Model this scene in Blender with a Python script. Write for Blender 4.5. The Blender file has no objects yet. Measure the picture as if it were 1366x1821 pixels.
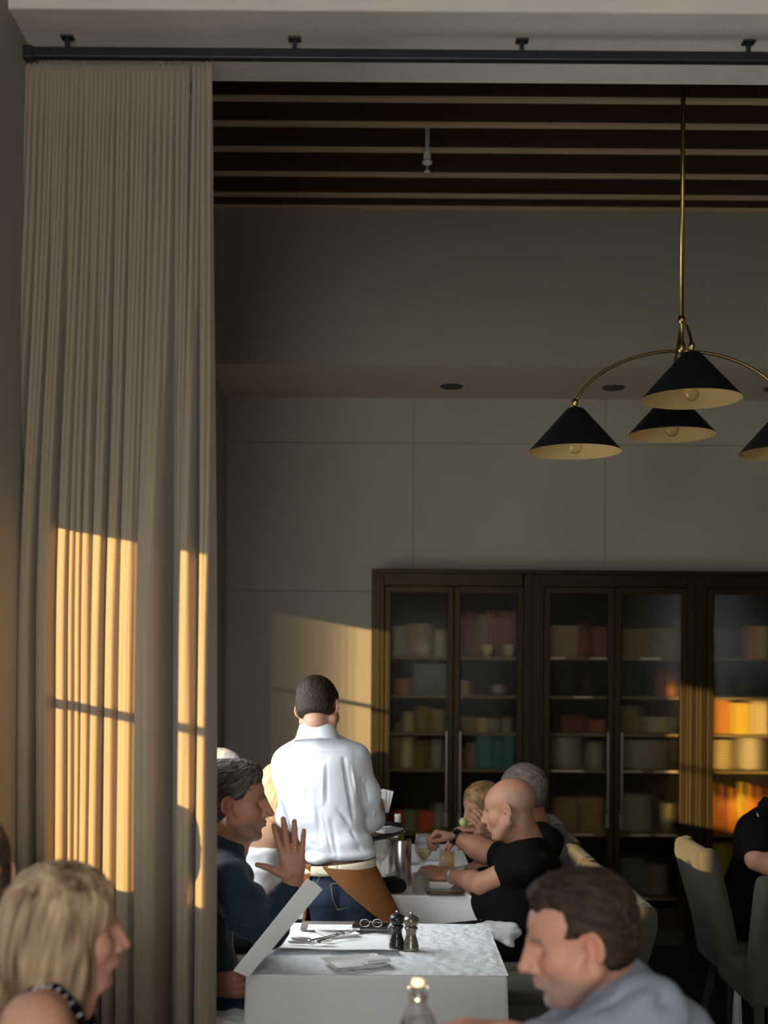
import bpy, bmesh, math, random
import numpy as np
from mathutils import Vector, Matrix

PI = math.pi
SC = bpy.context.scene
COL = SC.collection
random.seed(7)

# ------------------------------------------------------------------ camera
F_PX, HX, HY, ROLL, EYE = 2200.0, 683.0, 1185.0, math.radians(0.4), 1.70
cam_data = bpy.data.cameras.new('camera')
cam = bpy.data.objects.new('camera', cam_data)
COL.objects.link(cam)
cam_data.sensor_fit = 'HORIZONTAL'
cam_data.sensor_width = 36.0
cam_data.lens = F_PX / 1366.0 * 36.0
cam_data.shift_y = (HY - 910.5) / 1366.0
cam.matrix_world = Matrix.Translation((0, 0, EYE)) @ Matrix.Rotation(PI / 2, 4, 'X') @ Matrix.Rotation(ROLL, 4, 'Z')
cam_data.clip_start = 0.05
cam_data.dof.use_dof = True
cam_data.dof.focus_distance = 4.5
cam_data.dof.aperture_fstop = 2.9
SC.camera = cam

# ------------------------------------------------------------------ world, sun, large lights, exposure
world = bpy.data.worlds.new('world')
SC.world = world
world.use_nodes = True
bg = world.node_tree.nodes['Background']
bg.inputs['Color'].default_value = (0.86, 0.93, 1.0, 1)
bg.inputs['Strength'].default_value = 1.0
SUN_DIR = Vector((1.0, 2.35, -0.18)).normalized()
sd = bpy.data.lights.new('sun', 'SUN')
sd.energy = 11.0
sd.color = (1.0, 0.66, 0.26)
sd.angle = math.radians(0.5)
sun = bpy.data.objects.new('sun', sd)
COL.objects.link(sun)
sun.rotation_euler = SUN_DIR.to_track_quat('-Z', 'Y').to_euler()

def area(name, loc, target, sx, sy, power, color):
    l = bpy.data.lights.new(name, 'AREA')
    l.shape = 'RECTANGLE'; l.size = sx; l.size_y = sy; l.energy = power; l.color = color
    o = bpy.data.objects.new(name, l)
    COL.objects.link(o)
    o.location = loc
    o.rotation_euler = (Vector(target) - Vector(loc)).to_track_quat('-Z', 'Y').to_euler()
    return o
# daylight from the glazed front of the room, behind and left of the photographer
area('front_daylight', (-0.80, -2.7, 2.35), (0.0, 4.3, 1.0), 1.7, 1.5, 132, (0.93, 0.97, 1.0))
# added low fill lamp, unseen, brightens header and ceiling from below
area('upward_fill', (0.3, -2.4, 0.5), (0.6, 4.6, 3.6), 3.0, 0.8, 50, (1.0, 0.94, 0.84))
# daylight of the left hand windows beyond the curtain
area('side_daylight', (-0.93, 4.6, 1.6), (1.2, 5.1, 0.9), 1.4, 1.1, 36, (0.95, 0.98, 1.0))

SC.view_settings.view_transform = 'Standard'
SC.view_settings.look = 'None'
SC.view_settings.gamma = 1.0
SC.view_settings.use_curve_mapping = False
SC.view_settings.exposure = 0.0
SC.cycles.transparent_max_bounces = 40

def P(px, py, d):
    """point at distance d whose direction was measured in the photograph"""
    a, b = px - HX, py - HY
    x = a * math.cos(ROLL) + b * math.sin(ROLL)
    y = -a * math.sin(ROLL) + b * math.cos(ROLL)
    return Vector((x / F_PX * d, d, EYE - y / F_PX * d))

# ------------------------------------------------------------------ materials
def mat(name, color, rough=0.6, metal=0.0, bump=None, var=None, spec=0.5, vcol=False, sss=0.0, sheen=0.0,
        trans=0.0, alpha=1.0, ior=1.45, aniso=None, coat=0.0):
    m = bpy.data.materials.new(name)
    m.use_nodes = True
    nt = m.node_tree; N = nt.nodes; L = nt.links
    b = N['Principled BSDF']
    b.inputs['Base Color'].default_value = (*color, 1)
    b.inputs['Roughness'].default_value = rough
    b.inputs['Metallic'].default_value = metal
    b.inputs['Specular IOR Level'].default_value = spec
    b.inputs['IOR'].default_value = ior
    b.inputs['Transmission Weight'].default_value = trans
    b.inputs['Alpha'].default_value = alpha
    b.inputs['Sheen Weight'].default_value = sheen
    b.inputs['Coat Weight'].default_value = coat
    if sss:
        b.inputs['Subsurface Weight'].default_value = sss
        b.inputs['Subsurface Radius'].default_value = (0.012, 0.005, 0.003)
        b.inputs['Subsurface Scale'].default_value = 1.0
    tc = N.new('ShaderNodeTexCoord')
    src = None
    if vcol:
        a = N.new('ShaderNodeAttribute'); a.attribute_name = 'Col'
        src = a.outputs['Color']
    if var:   # (scale vector, amount, second colour or None)
        mp = N.new('ShaderNodeMapping'); mp.inputs['Scale'].default_value = var[0]
        L.new(tc.outputs['Object'], mp.inputs['Vector'])
        nz = N.new('ShaderNodeTexNoise'); nz.inputs['Scale'].default_value = 1.0
        nz.inputs['Detail'].default_value = 6; nz.inputs['Roughness'].default_value = 0.6
        L.new(mp.outputs['Vector'], nz.inputs['Vector'])
        mx = N.new('ShaderNodeMix'); mx.data_type = 'RGBA'
        rp = N.new('ShaderNodeMapRange'); rp.inputs['From Min'].default_value = 0.3; rp.inputs['From Max'].default_value = 0.7
        rp.inputs['To Max'].default_value = var[1]
        L.new(nz.outputs['Fac'], rp.inputs['Value'])
        L.new(rp.outputs['Result'], mx.inputs['Factor'])
        if src is None:
            mx.inputs['A'].default_value = (*color, 1)
        else:
            L.new(src, mx.inputs['A'])
        mx.inputs['B'].default_value = (*(var[2] if len(var) > 2 else tuple(c * 0.55 for c in color)), 1)
        src = mx.outputs['Result']
    if src is not None:
        L.new(src, b.inputs['Base Color'])
    if bump:  # (scale vector, strength, distance)
        mp = N.new('ShaderNodeMapping'); mp.inputs['Scale'].default_value = bump[0]
        L.new(tc.outputs['Object'], mp.inputs['Vector'])
        nz = N.new('ShaderNodeTexNoise'); nz.inputs['Scale'].default_value = 1.0
        nz.inputs['Detail'].default_value = 4
        L.new(mp.outputs['Vector'], nz.inputs['Vector'])
        bp = N.new('ShaderNodeBump'); bp.inputs['Strength'].default_value = bump[1]; bp.inputs['Distance'].default_value = bump[2]
        L.new(nz.outputs['Fac'], bp.inputs['Height'])
        L.new(bp.outputs['Normal'], b.inputs['Normal'])
    return m

M = {}
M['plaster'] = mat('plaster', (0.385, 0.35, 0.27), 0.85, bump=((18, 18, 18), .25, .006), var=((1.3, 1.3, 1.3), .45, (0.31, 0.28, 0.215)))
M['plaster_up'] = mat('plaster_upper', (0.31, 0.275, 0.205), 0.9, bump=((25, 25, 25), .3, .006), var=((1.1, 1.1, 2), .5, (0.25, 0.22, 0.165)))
M['plaster_lite'] = mat('plaster_light', (0.76, 0.70, 0.60), 0.9, bump=((7, 4, 30), .5, .012), var=((3, 8, 8), .5, (0.52, 0.50, 0.46)))
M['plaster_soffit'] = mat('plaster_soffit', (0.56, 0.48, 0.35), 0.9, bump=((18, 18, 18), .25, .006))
M['plaster_side'] = mat('plaster_side', (0.36, 0.34, 0.30), 0.9, bump=((18, 18, 18), .25, .006))
M['ceil_dark'] = mat('ceiling_brown', (0.022, 0.012, 0.007), 0.9)
M['beam'] = mat('beam_wood', (0.055, 0.027, 0.011), 0.55, var=((0.6, 40, 30), .7, (0.03, 0.013, 0.007)), bump=((1, 60, 40), .2, .003))
M['beam_lit_edge'] = mat('beam_lit_edge_wood', (0.62, 0.45, 0.27), 0.6, var=((1.0, 30, 30), .5))
M['carpet'] = mat('carpet', (0.030, 0.028, 0.026), 0.97, bump=((300, 300, 300), .8, .01), var=((60, 60, 60), .8, (0.012, 0.011, 0.010)))
M['black_metal'] = mat('black_metal', (0.012, 0.012, 0.012), 0.38, spec=0.5)
M['rail_metal'] = mat('rail_metal', (0.010, 0.012, 0.015), 0.45)
M['bronze_steel'] = mat('cabinet_steel', (0.034, 0.026, 0.014), 0.48, metal=1.0, var=((3, 3, 1), .5))
M['handle'] = mat('handle_steel', (0.16, 0.13, 0.10), 0.35, metal=0.9)
M['shelf'] = mat('shelf_metal', (0.24, 0.20, 0.13), 0.5, metal=0.2)
M['cab_in'] = mat('cabinet_interior', (0.022, 0.018, 0.012), 0.7)
M['brass'] = mat('brass', (0.50, 0.34, 0.13), 0.30, metal=1.0, bump=((2, 2, 150), .15, .001))
M['brass_in'] = mat('brass_interior', (1.0, 0.70, 0.28), 0.38, metal=0.5, bump=((90, 90, 3), .25, .002))
M['shade_black'] = mat('shade_black', (0.008, 0.009, 0.011), 0.55)
M['white_plastic'] = mat('white_plastic', (0.75, 0.74, 0.73), 0.5)
M['curtain'] = mat('curtain_linen', (0.335, 0.262, 0.182), 0.92, sheen=0.25, bump=((500, 500, 260), .45, .002), var=((40, 40, 3), .35, (0.28, 0.215, 0.148)))
M['cloth'] = mat('tablecloth_white', (0.92, 0.91, 0.90), 0.85, bump=((9, 9, 9), .25, .006), sheen=0.1)
M['paper'] = mat('white_paper', (0.88, 0.90, 0.92), 0.7, bump=((24, 24, 24), .8, .014))
M['card'] = mat('menu_card', (0.93, 0.93, 0.94), 0.7, bump=((240, 6, 240), .15, .001))
M['napkin'] = mat('napkin_cloth', (0.80, 0.81, 0.83), 0.9, bump=((60, 60, 60), .3, .002))
M['ceramic'] = mat('white_ceramic', (0.83, 0.83, 0.80), 0.18, coat=0.3)
M['steel'] = mat('brushed_steel', (0.62, 0.60, 0.57), 0.26, metal=1.0, bump=((3, 3, 400), .1, .0006))
M['cutlery'] = mat('cutlery_steel', (0.66, 0.65, 0.63), 0.16, metal=1.0)
M['pepper_black'] = mat('mill_black', (0.014, 0.014, 0.014), 0.28, coat=0.3)
M['pewter'] = mat('mill_pewter', (0.24, 0.215, 0.165), 0.30, metal=0.75)
M['phone'] = mat('phone_glass', (0.012, 0.012, 0.014), 0.08)
M['phone_case'] = mat('phone_case', (0.33, 0.30, 0.29), 0.3, metal=0.6)
M['black_cloth'] = mat('black_cloth', (0.007, 0.007, 0.008), 0.9, spec=.15, sheen=0.1)
M['black_rubber'] = mat('black_rubber', (0.018, 0.019, 0.022), 0.35)
M['chair_fabric'] = mat('chair_fabric', (0.080, 0.074, 0.056), 0.95, sheen=0.12, spec=.2, bump=((300, 300, 300), .5, .002), var=((70, 70, 70), .4))
M['chair_leg'] = mat('chair_leg_wood', (0.020, 0.016, 0.012), 0.5)
M['shirt_white'] = mat('shirt_white', (0.72, 0.75, 0.80), 0.85, bump=((420, 420, 420), .15, .001), sheen=0.1)
M['shirt_navy'] = mat('shirt_navy', (0.011, 0.024, 0.042), 0.8, spec=.2, bump=((300, 300, 300), .3, .001), sheen=0.15, var=((9, 9, 9), .6, (0.028, 0.052, 0.080)))
M['tee_black'] = mat('tee_black', (0.0065, 0.0065, 0.007), 0.9, spec=.12, bump=((300, 300, 300), .2, .001))
M['shirt_blue'] = mat('shirt_blue_grey', (0.31, 0.34, 0.405), 0.85, bump=((260, 260, 260), .25, .001), var=((12, 12, 12), .35, (0.19, 0.22, 0.29)))
M['blouse'] = mat('blouse_white', (0.75, 0.76, 0.78), 0.85, bump=((60, 60, 60), .4, .003))
M['jeans'] = mat('jeans_denim', (0.010, 0.021, 0.048), 0.85, bump=((500, 500, 300), .3, .001), var=((14, 14, 7), .7, (0.030, 0.052, 0.095)))
M['jeans_light'] = mat('jeans_light', (0.09, 0.15, 0.25), 0.85, var=((20, 20, 20), .6))
M['stitch'] = mat('stitch_thread', (0.34, 0.26, 0.15), 0.8)
M['apron'] = mat('apron_canvas', (0.255, 0.098, 0.022), 0.75, bump=((400, 400, 400), .25, .001), var=((9, 9, 9), .55, (0.15, 0.055, 0.012)))
M['ivory'] = mat('ivory_cotton', (0.76, 0.68, 0.52), 0.85)
M['trousers_dark'] = mat('trousers_dark', (0.010, 0.010, 0.012), 0.9, spec=.15)
M['shoe'] = mat('shoe_leather', (0.018, 0.013, 0.010), 0.4)
M['skin'] = mat('skin', (0.5, 0.3, 0.2), 0.52, vcol=True, sss=0.12, bump=((260, 260, 260), .12, .001), var=((45, 45, 45), .12, (0.42, 0.17, 0.11)))
M['hair'] = mat('hair', (0.1, 0.1, 0.1), 0.6, spec=.25, vcol=True, bump=((320, 320, 60), .7, .003))
M['hair_long'] = mat('hair_long', (0.1, 0.1, 0.1), 0.5, spec=.3, vcol=True, bump=((380, 380, 22), .6, .003))
M['gold'] = mat('gold_ring', (0.9, 0.62, 0.28), 0.2, metal=1.0)
M['bracelet'] = mat('bracelet_steel', (0.42, 0.42, 0.44), 0.35, metal=0.7)
M['lime'] = mat('lime', (0.55, 0.66, 0.22), 0.45, var=((60, 60, 60), .4, (0.75, 0.8, 0.45)))
M['print_grey'] = mat('print_ink', (0.45, 0.46, 0.48), 0.8)

def glass_mat(name, tint=(1, 1, 1), rough=0.0, ior=1.45, thin=0.0):
    m = bpy.data.materials.new(name); m.use_nodes = True
    nt = m.node_tree; N = nt.nodes; L = nt.links
    N.remove(N['Principled BSDF'])
    out = N['Material Output']
    g = N.new('ShaderNodeBsdfGlass'); g.inputs['Color'].default_value = (*tint, 1)
    g.inputs['Roughness'].default_value = rough; g.inputs['IOR'].default_value = ior
    t = N.new('ShaderNodeBsdfTransparent'); t.inputs['Color'].default_value = (*tint, 1)
    mx = N.new('ShaderNodeMixShader'); mx.inputs[0].default_value = thin
    L.new(g.outputs[0], mx.inputs[1]); L.new(t.outputs[0], mx.inputs[2]); L.new(mx.outputs[0], out.inputs[0])
    return m
M['glass'] = glass_mat('clear_glass', thin=0.62)
M['wine'] = glass_mat('white_wine', (0.97, 0.93, 0.72), ior=1.33, thin=0.5)
M['amber'] = glass_mat('amber_drink', (0.95, 0.72, 0.30), ior=1.33, thin=0.2)
def reeded():
    m = bpy.data.materials.new('reeded_glass'); m.use_nodes = True
    nt = m.node_tree; N = nt.nodes; L = nt.links
    N.remove(N['Principled BSDF'])
    r = N.new('ShaderNodeBsdfRefraction'); r.inputs['Color'].default_value = (.78, .75, .66, 1); r.inputs['Roughness'].default_value = .17; r.inputs['IOR'].default_value = 1.5
    t = N.new('ShaderNodeBsdfTransparent'); t.inputs['Color'].default_value = (.78, .75, .66, 1)
    g = N.new('ShaderNodeBsdfGlossy'); g.inputs['Roughness'].default_value = .12
    a = N.new('ShaderNodeMixShader'); a.inputs[0].default_value = .32
    b = N.new('ShaderNodeMixShader'); b.inputs[0].default_value = .007
    L.new(r.outputs[0], a.inputs[1]); L.new(t.outputs[0], a.inputs[2])
    L.new(a.outputs[0], b.inputs[1]); L.new(g.outputs[0], b.inputs[2]); L.new(b.outputs[0], N['Material Output'].inputs[0])
    return m
M['reeded'] = reeded()
M['sun_softener'] = glass_mat('sun_softener', thin=1.0, tint=(.86, .86, .87))
M['bulb'] = glass_mat('bulb_glass', (1, 0.97, 0.9), thin=0.3)

# ------------------------------------------------------------------ object helpers
def link(o, parent=None):
    COL.objects.link(o)
    if parent is not None:
        o.parent = parent
    return o

def tag(o, label=None, cat=None, group=None, kind=None):
    if label: o['label'] = label
    if cat: o['category'] = cat
    if group: o['group'] = group
    if kind: o['kind'] = kind
    return o

def empty(name, loc, label=None, cat=None, group=None):
    o = bpy.data.objects.new(name, None)
    o.empty_display_size = 0.05
    o.location = loc
    COL.objects.link(o)
    return tag(o, label, cat, group)

def place_under(o, parent):
    """parent keeping the world position (parents are unrotated or already placed)"""
    o.parent = parent
    if parent is not None:
        q = Matrix.Translation(parent.location) @ parent.rotation_euler.to_matrix().to_4x4() if parent.type == 'EMPTY' else Matrix.Identity(4)
        o.matrix_parent_inverse = q.inverted()
    return o

def bm_obj(name, bm, m, parent=None, smooth=False, keep=True):
    me = bpy.data.meshes.new(name)
    bmesh.ops.recalc_face_normals(bm, faces=bm.faces)
    bm.to_mesh(me); bm.free()
    if isinstance(m, (list, tuple)):
        for x in m: me.materials.append(x)
    else:
        me.materials.append(m)
    if smooth:
        for p in me.polygons: p.use_smooth = True
    o = bpy.data.objects.new(name, me)
    COL.objects.link(o)
    if parent is not None:
        place_under(o, parent) if keep else setattr(o, 'parent', parent)
    return o

def box(bm, c, s, bev=0.0, rot=None, seg=2, mi=0):
    r = bmesh.ops.create_cube(bm, size=1.0)
    vs = r['verts']
    bmesh.ops.scale(bm, vec=s, verts=vs)
    if bev:
        es = list({e for v in vs for e in v.link_edges})
        r2 = bmesh.ops.bevel(bm, geom=es, offset=bev, segments=seg, profile=0.5, affect='EDGES')
        vs = list({v for f in r2['faces'] for v in f.verts} | {v for v in vs if v.is_valid})
    if rot is not None:
        bmesh.ops.rotate(bm, cent=(0, 0, 0), matrix=rot, verts=vs)
    bmesh.ops.translate(bm, vec=c, verts=vs)
    if mi:
        for f in {f for v in vs for f in v.link_faces}: f.material_index = mi
    return vs

def box_obj(name, c, s, m, parent=None, bev=0.0, rot=None):
    bm = bmesh.new(); box(bm, (0, 0, 0), s, bev)
    if rot is not None:
        bmesh.ops.rotate(bm, cent=(0, 0, 0), matrix=rot, verts=bm.verts)
    bmesh.ops.translate(bm, vec=Vector(c), verts=bm.verts)
    return bm_obj(name, bm, m, parent)

def lathe(bm, prof, c=(0, 0, 0), n=28, axis=None):
    """prof: list of (r, z). r==0 ends are closed."""
    rings = []
    for r, z in prof:
        if r <= 1e-6:
            rings.append([bm.verts.new((0, 0, z))])
        else:
            rings.append([bm.verts.new((r * math.cos(2 * PI * i / n), r * math.sin(2 * PI * i / n), z)) for i in range(n)])
    for a, b in zip(rings, rings[1:]):
        for i in range(n):
            j = (i + 1) % n
            if len(a) == 1 and len(b) == 1: continue
            if len(a) == 1: bm.faces.new((a[0], b[i], b[j]))
            elif len(b) == 1: bm.faces.new((a[i], a[j], b[0]))
            else: bm.faces.new((a[i], a[j], b[j], b[i]))
    vs = [v for r in rings for v in r]
    if axis is not None:
        q = Vector((0, 0, 1)).rotation_difference(Vector(axis)).to_matrix()
        bmesh.ops.rotate(bm, cent=(0, 0, 0), matrix=q, verts=vs)
    bmesh.ops.translate(bm, vec=Vector(c), verts=vs)
    return vs

def tube(bm, pts, r, n=10, cap=True):
    pts = [Vector(p) for p in pts]
    rr = r if isinstance(r, (list, tuple)) else [r] * len(pts)
    up = None; rings = []
    for i, p in enumerate(pts):
        t = (pts[min(i + 1, len(pts) - 1)] - pts[max(i - 1, 0)]).normalized()
        if up is None:
            up = Vector((0, 0, 1)) if abs(t.z) < .9 else Vector((1, 0, 0))
        u = (up - t * up.dot(t)).normalized(); up = u
        v = t.cross(u)
        rings.append([bm.verts.new(p + (u * math.cos(2 * PI * k / n) + v * math.sin(2 * PI * k / n)) * rr[i]) for k in range(n)])
    for a, b in zip(rings, rings[1:]):
        for k in range(n):
            bm.faces.new((a[k], a[(k + 1) % n], b[(k + 1) % n], b[k]))
    if cap:
        bm.faces.new(rings[0][::-1]); bm.faces.new(rings[-1])
    return rings

def struct(o):
    o['kind'] = 'structure'
    return o
# ------------------------------------------------------------------ the room shell
XL, XR, YB, YF = -1.03, 5.2, 8.0, -3.2
Z_SOF, Z_BEAM, Z_TOP = 3.44, 4.335, 4.62
Y_SOF = 7.15            # front edge of the rear soffit
struct(box_obj('floor', ((XL + XR) / 2, (YB + YF) / 2, -0.05), (XR - XL + .6, YB - YF + .6, 0.1), M['carpet']))

# rear wall: backing with plaster panels (recessed joints)
wb = struct(box_obj('wall_back', ((XL + XR) / 2, YB + 0.13, 1.8), (XR - XL + .6, 0.22, 3.7), M['cab_in']))
seams_z = [0.0, 0.62, P(700, 1052, YB).z, P(700, 788, YB).z, Z_SOF]
x0 = P(735, 900, YB).x - 1.24
xs = [XL, x0 + 0.0 if x0 > XL + .3 else XL + .001]
xs = sorted(set([XL] + [x0 + 1.24 * k for k in range(0, 6) if XL + .2 < x0 + 1.24 * k < XR - .1] + [XR]))
for i in range(len(xs) - 1):
    for k in range(len(seams_z) - 1):
        a, b, c, d = xs[i], xs[i + 1], seams_z[k], seams_z[k + 1]
        g = 0.0022
        bm = bmesh.new(); box(bm, ((a + b) / 2, YB + 0.01, (c + d) / 2), (b - a - g, 0.02, d - c - g), 0.0012, seg=1)
        bm_obj('plaster_panel', bm, M['plaster'], wb)
# soffit above the cabinets and the upper wall rising behind the beams
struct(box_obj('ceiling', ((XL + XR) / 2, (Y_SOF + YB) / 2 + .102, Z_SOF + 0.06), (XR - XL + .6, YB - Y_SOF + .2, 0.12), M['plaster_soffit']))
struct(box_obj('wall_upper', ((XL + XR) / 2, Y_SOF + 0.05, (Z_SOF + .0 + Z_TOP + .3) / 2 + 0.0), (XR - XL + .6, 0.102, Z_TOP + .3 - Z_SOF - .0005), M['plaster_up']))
# header over the opening that carries the curtain rod
YH0, YH1 = 3.35, 3.765
Z_HEAD = 3.475
struct(box_obj('trim_1', ((XL + XR) / 2, (YH0 + YH1) / 2, (Z_HEAD + Z_TOP + .3) / 2), (XR - XL + .6, YH1 - YH0, Z_TOP + .3 - Z_HEAD), M['plaster_lite'], bev=0.006))
# ceiling of the tray and the beams (each a part)
ct = struct(box_obj('ceiling_tray', ((XL + XR) / 2, (YH1 + Y_SOF) / 2, Z_TOP + .15), (XR - XL + .6, Y_SOF - YH1 + .4, 0.1), M['ceil_dark']))
for py in (150 - 34, 178, 223, 268, 312, 349, 376):
    y = F_PX * (Z_BEAM - EYE) / (HY - py)
    if py == 376: y = Y_SOF - 0.03
    o = box_obj('beam', ((XL + XR) / 2, y, Z_BEAM + .21), (XR - XL + .5, 0.055, 0.40), M['beam'], ct)
    o2 = box_obj('beam_lit_edge', ((XL + XR) / 2, y, Z_BEAM + .004), (XR - XL + .5, 0.043, 0.012), M['beam_lit_edge'], o)  # pale strip: light on the beam's underside put into its colour
# ceiling near the photographer
struct(box_obj('ceiling_front', ((XL + XR) / 2, (YF + YH0) / 2, 3.62), (XR - XL + .6, YH0 - YF, 0.1), M['plaster_lite']))
# right and front walls
struct(box_obj('wall_right', (XR + .1, (YB + YF) / 2, 2.4), (.2, YB - YF + .6, 4.9), M['plaster']))
struct(box_obj('wall_front', ((XL + XR) / 2, YF - .1, 1.9), (XR - XL + .6, .2, 3.8), M['plaster']))
# left wall with its windows (the low evening sun comes through them)
WZ0, WZ1, WT = 1.10, 2.135, 1.615
wins = [(-0.56, 1.06), (2.04, 2.39), (2.53, 3.28), (4.95, 7.30)]
bm = bmesh.new()
yy = [YF - .2] + [v for w in wins for v in w] + [YB + .2]
TH = 0.06
for i in range(0, len(yy), 2):
    box(bm, (XL - TH / 2, (yy[i] + yy[i + 1]) / 2, 2.4), (TH, yy[i + 1] - yy[i], 4.9))
for a, b in wins:
    zs_ = WZ0 + (.12 if a < 0 else 0)          # unseen first sill, raised to keep sun off the chair backs
    box(bm, (XL - TH / 2, (a + b) / 2, zs_ / 2), (TH, b - a, zs_))
    box(bm, (XL - TH / 2, (a + b) / 2, (WZ1 + 4.85) / 2), (TH, b - a, 4.85 - WZ1))
struct(bm_obj('wall_left', bm, M['plaster_side']))
for k, (a, b) in enumerate(wins):
    w = box_obj('window_%d' % (k + 1), (XL - TH / 2, (a + b) / 2, WT), (0.03, b - a, 0.022), M['black_metal'])
    struct(w)
    bm = bmesh.new()
    for z in (WZ0 + (.132 if a < 0 else .012), WZ1 - .012): box(bm, (XL - TH / 2, (a + b) / 2, z), (0.04, b - a, 0.024))
    for y in (a + .01, b - .01): box(bm, (XL - TH / 2, y, (WZ0 + WZ1) / 2), (0.04, 0.02, WZ1 - WZ0))
    bm_obj('window_frame', bm, M['black_metal'], w)

# unseen strips added outside the last window to thin and soften its sun
for k, y_ in enumerate([4.90, 4.91, 4.92] + [5.80 + .105 * i for i in range(13)]):
    o = box_obj('sun_softener_strip', (XL - .070 - .006 * k, (y_ + 7.34) / 2, (WZ0 + WZ1) / 2), (.002, 7.34 - y_, WZ1 - WZ0), M['sun_softener'], bpy.data.objects['window_4'])
# recessed downlights in the rear soffit: flat black discs paint in their dark hollows
for px, which in ((803, 'recessed round ceiling downlight left of the chandelier'), (1091, 'recessed round ceiling downlight above the left brass arm'), (1378, 'recessed round ceiling downlight cut by the right picture edge')):
    d = F_PX * (Z_SOF - EYE) / (HY - 686)
    p = P(px, 686, d)
    bm = bmesh.new()
    lathe(bm, [(0.070, 0.0), (0.072, -0.005), (0.064, -0.008), (0.056, -0.003), (0, -0.002)], (p.x, p.y, Z_SOF))
    o = bm_obj('downlight', bm, M['black_metal'], smooth=True)
    tag(o, which, 'downlight', 'recessed downlights in the rear soffit')

# sprinkler
p = P(760, 272, 6.2)
zt = P(760, 266, 6.2).z
root = empty('sprinkler', (p.x, p.y, zt), 'white fire sprinkler head hanging between the dark ceiling beams', 'sprinkler')
def zz(py): return P(760, py, 6.2).z
bm = bmesh.new(); lathe(bm, [(0, Z_TOP + .1), (0.012, Z_TOP + .1), (0.012, zt + .01), (0.019, zt), (0.019, zz(284)), (0.012, zz(286)), (0, zz(286))], (p.x, p.y, 0), 20)
bm_obj('pipe', bm, M['white_plastic'], root, True)
bm = bmesh.new(); lathe(bm, [(0.010, zz(285)), (0.027, zz(288)), (0.024, zz(291)), (0.012, zz(293.5)), (0, zz(293.5))], (p.x, p.y, 0), 20)
bm_obj('escutcheon', bm, M['white_plastic'], root, True)
bm = bmesh.new(); lathe(bm, [(0, zz(293)), (0.006, zz(293.4)), (0.005, zz(303)), (0.015, zz(304)), (0.015, zz(306.5)), (0, zz(307))], (p.x, p.y, 0), 16)
bm_obj('deflector', bm, M['white_plastic'], root, True)

# curtain rod with hangers
zr = P(700, 99.5, 3.5).z
yr = 3.5
root = empty('curtain_rod', (XL, yr, zr), 'black metal curtain rod running along the underside of the header', 'curtain rod')
bm = bmesh.new(); box(bm, (2.03, yr, zr), (6.07, 0.026, 0.029), 0.004)
bm_obj('track', bm, M['rail_metal'], root)
bm = bmesh.new(); box(bm, (-1.018, yr, zr), (0.03, 0.034, 0.036), 0.004)
bm_obj('end_cap', bm, M['rail_metal'], root)
for px in (120, 524, 928, 1331, 1735, 2140):
    x = P(px, 90, yr).x
    bm = bmesh.new()
    box(bm, (x, yr, (zr + Z_HEAD) / 2 + .004), (0.012, 0.014, Z_HEAD - zr - .002), 0.002)
    box(bm, (x, yr, Z_HEAD - .003), (0.036, 0.030, 0.006), 0.002)
    bm_obj('hanger', bm, M['rail_metal'], root)

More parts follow.
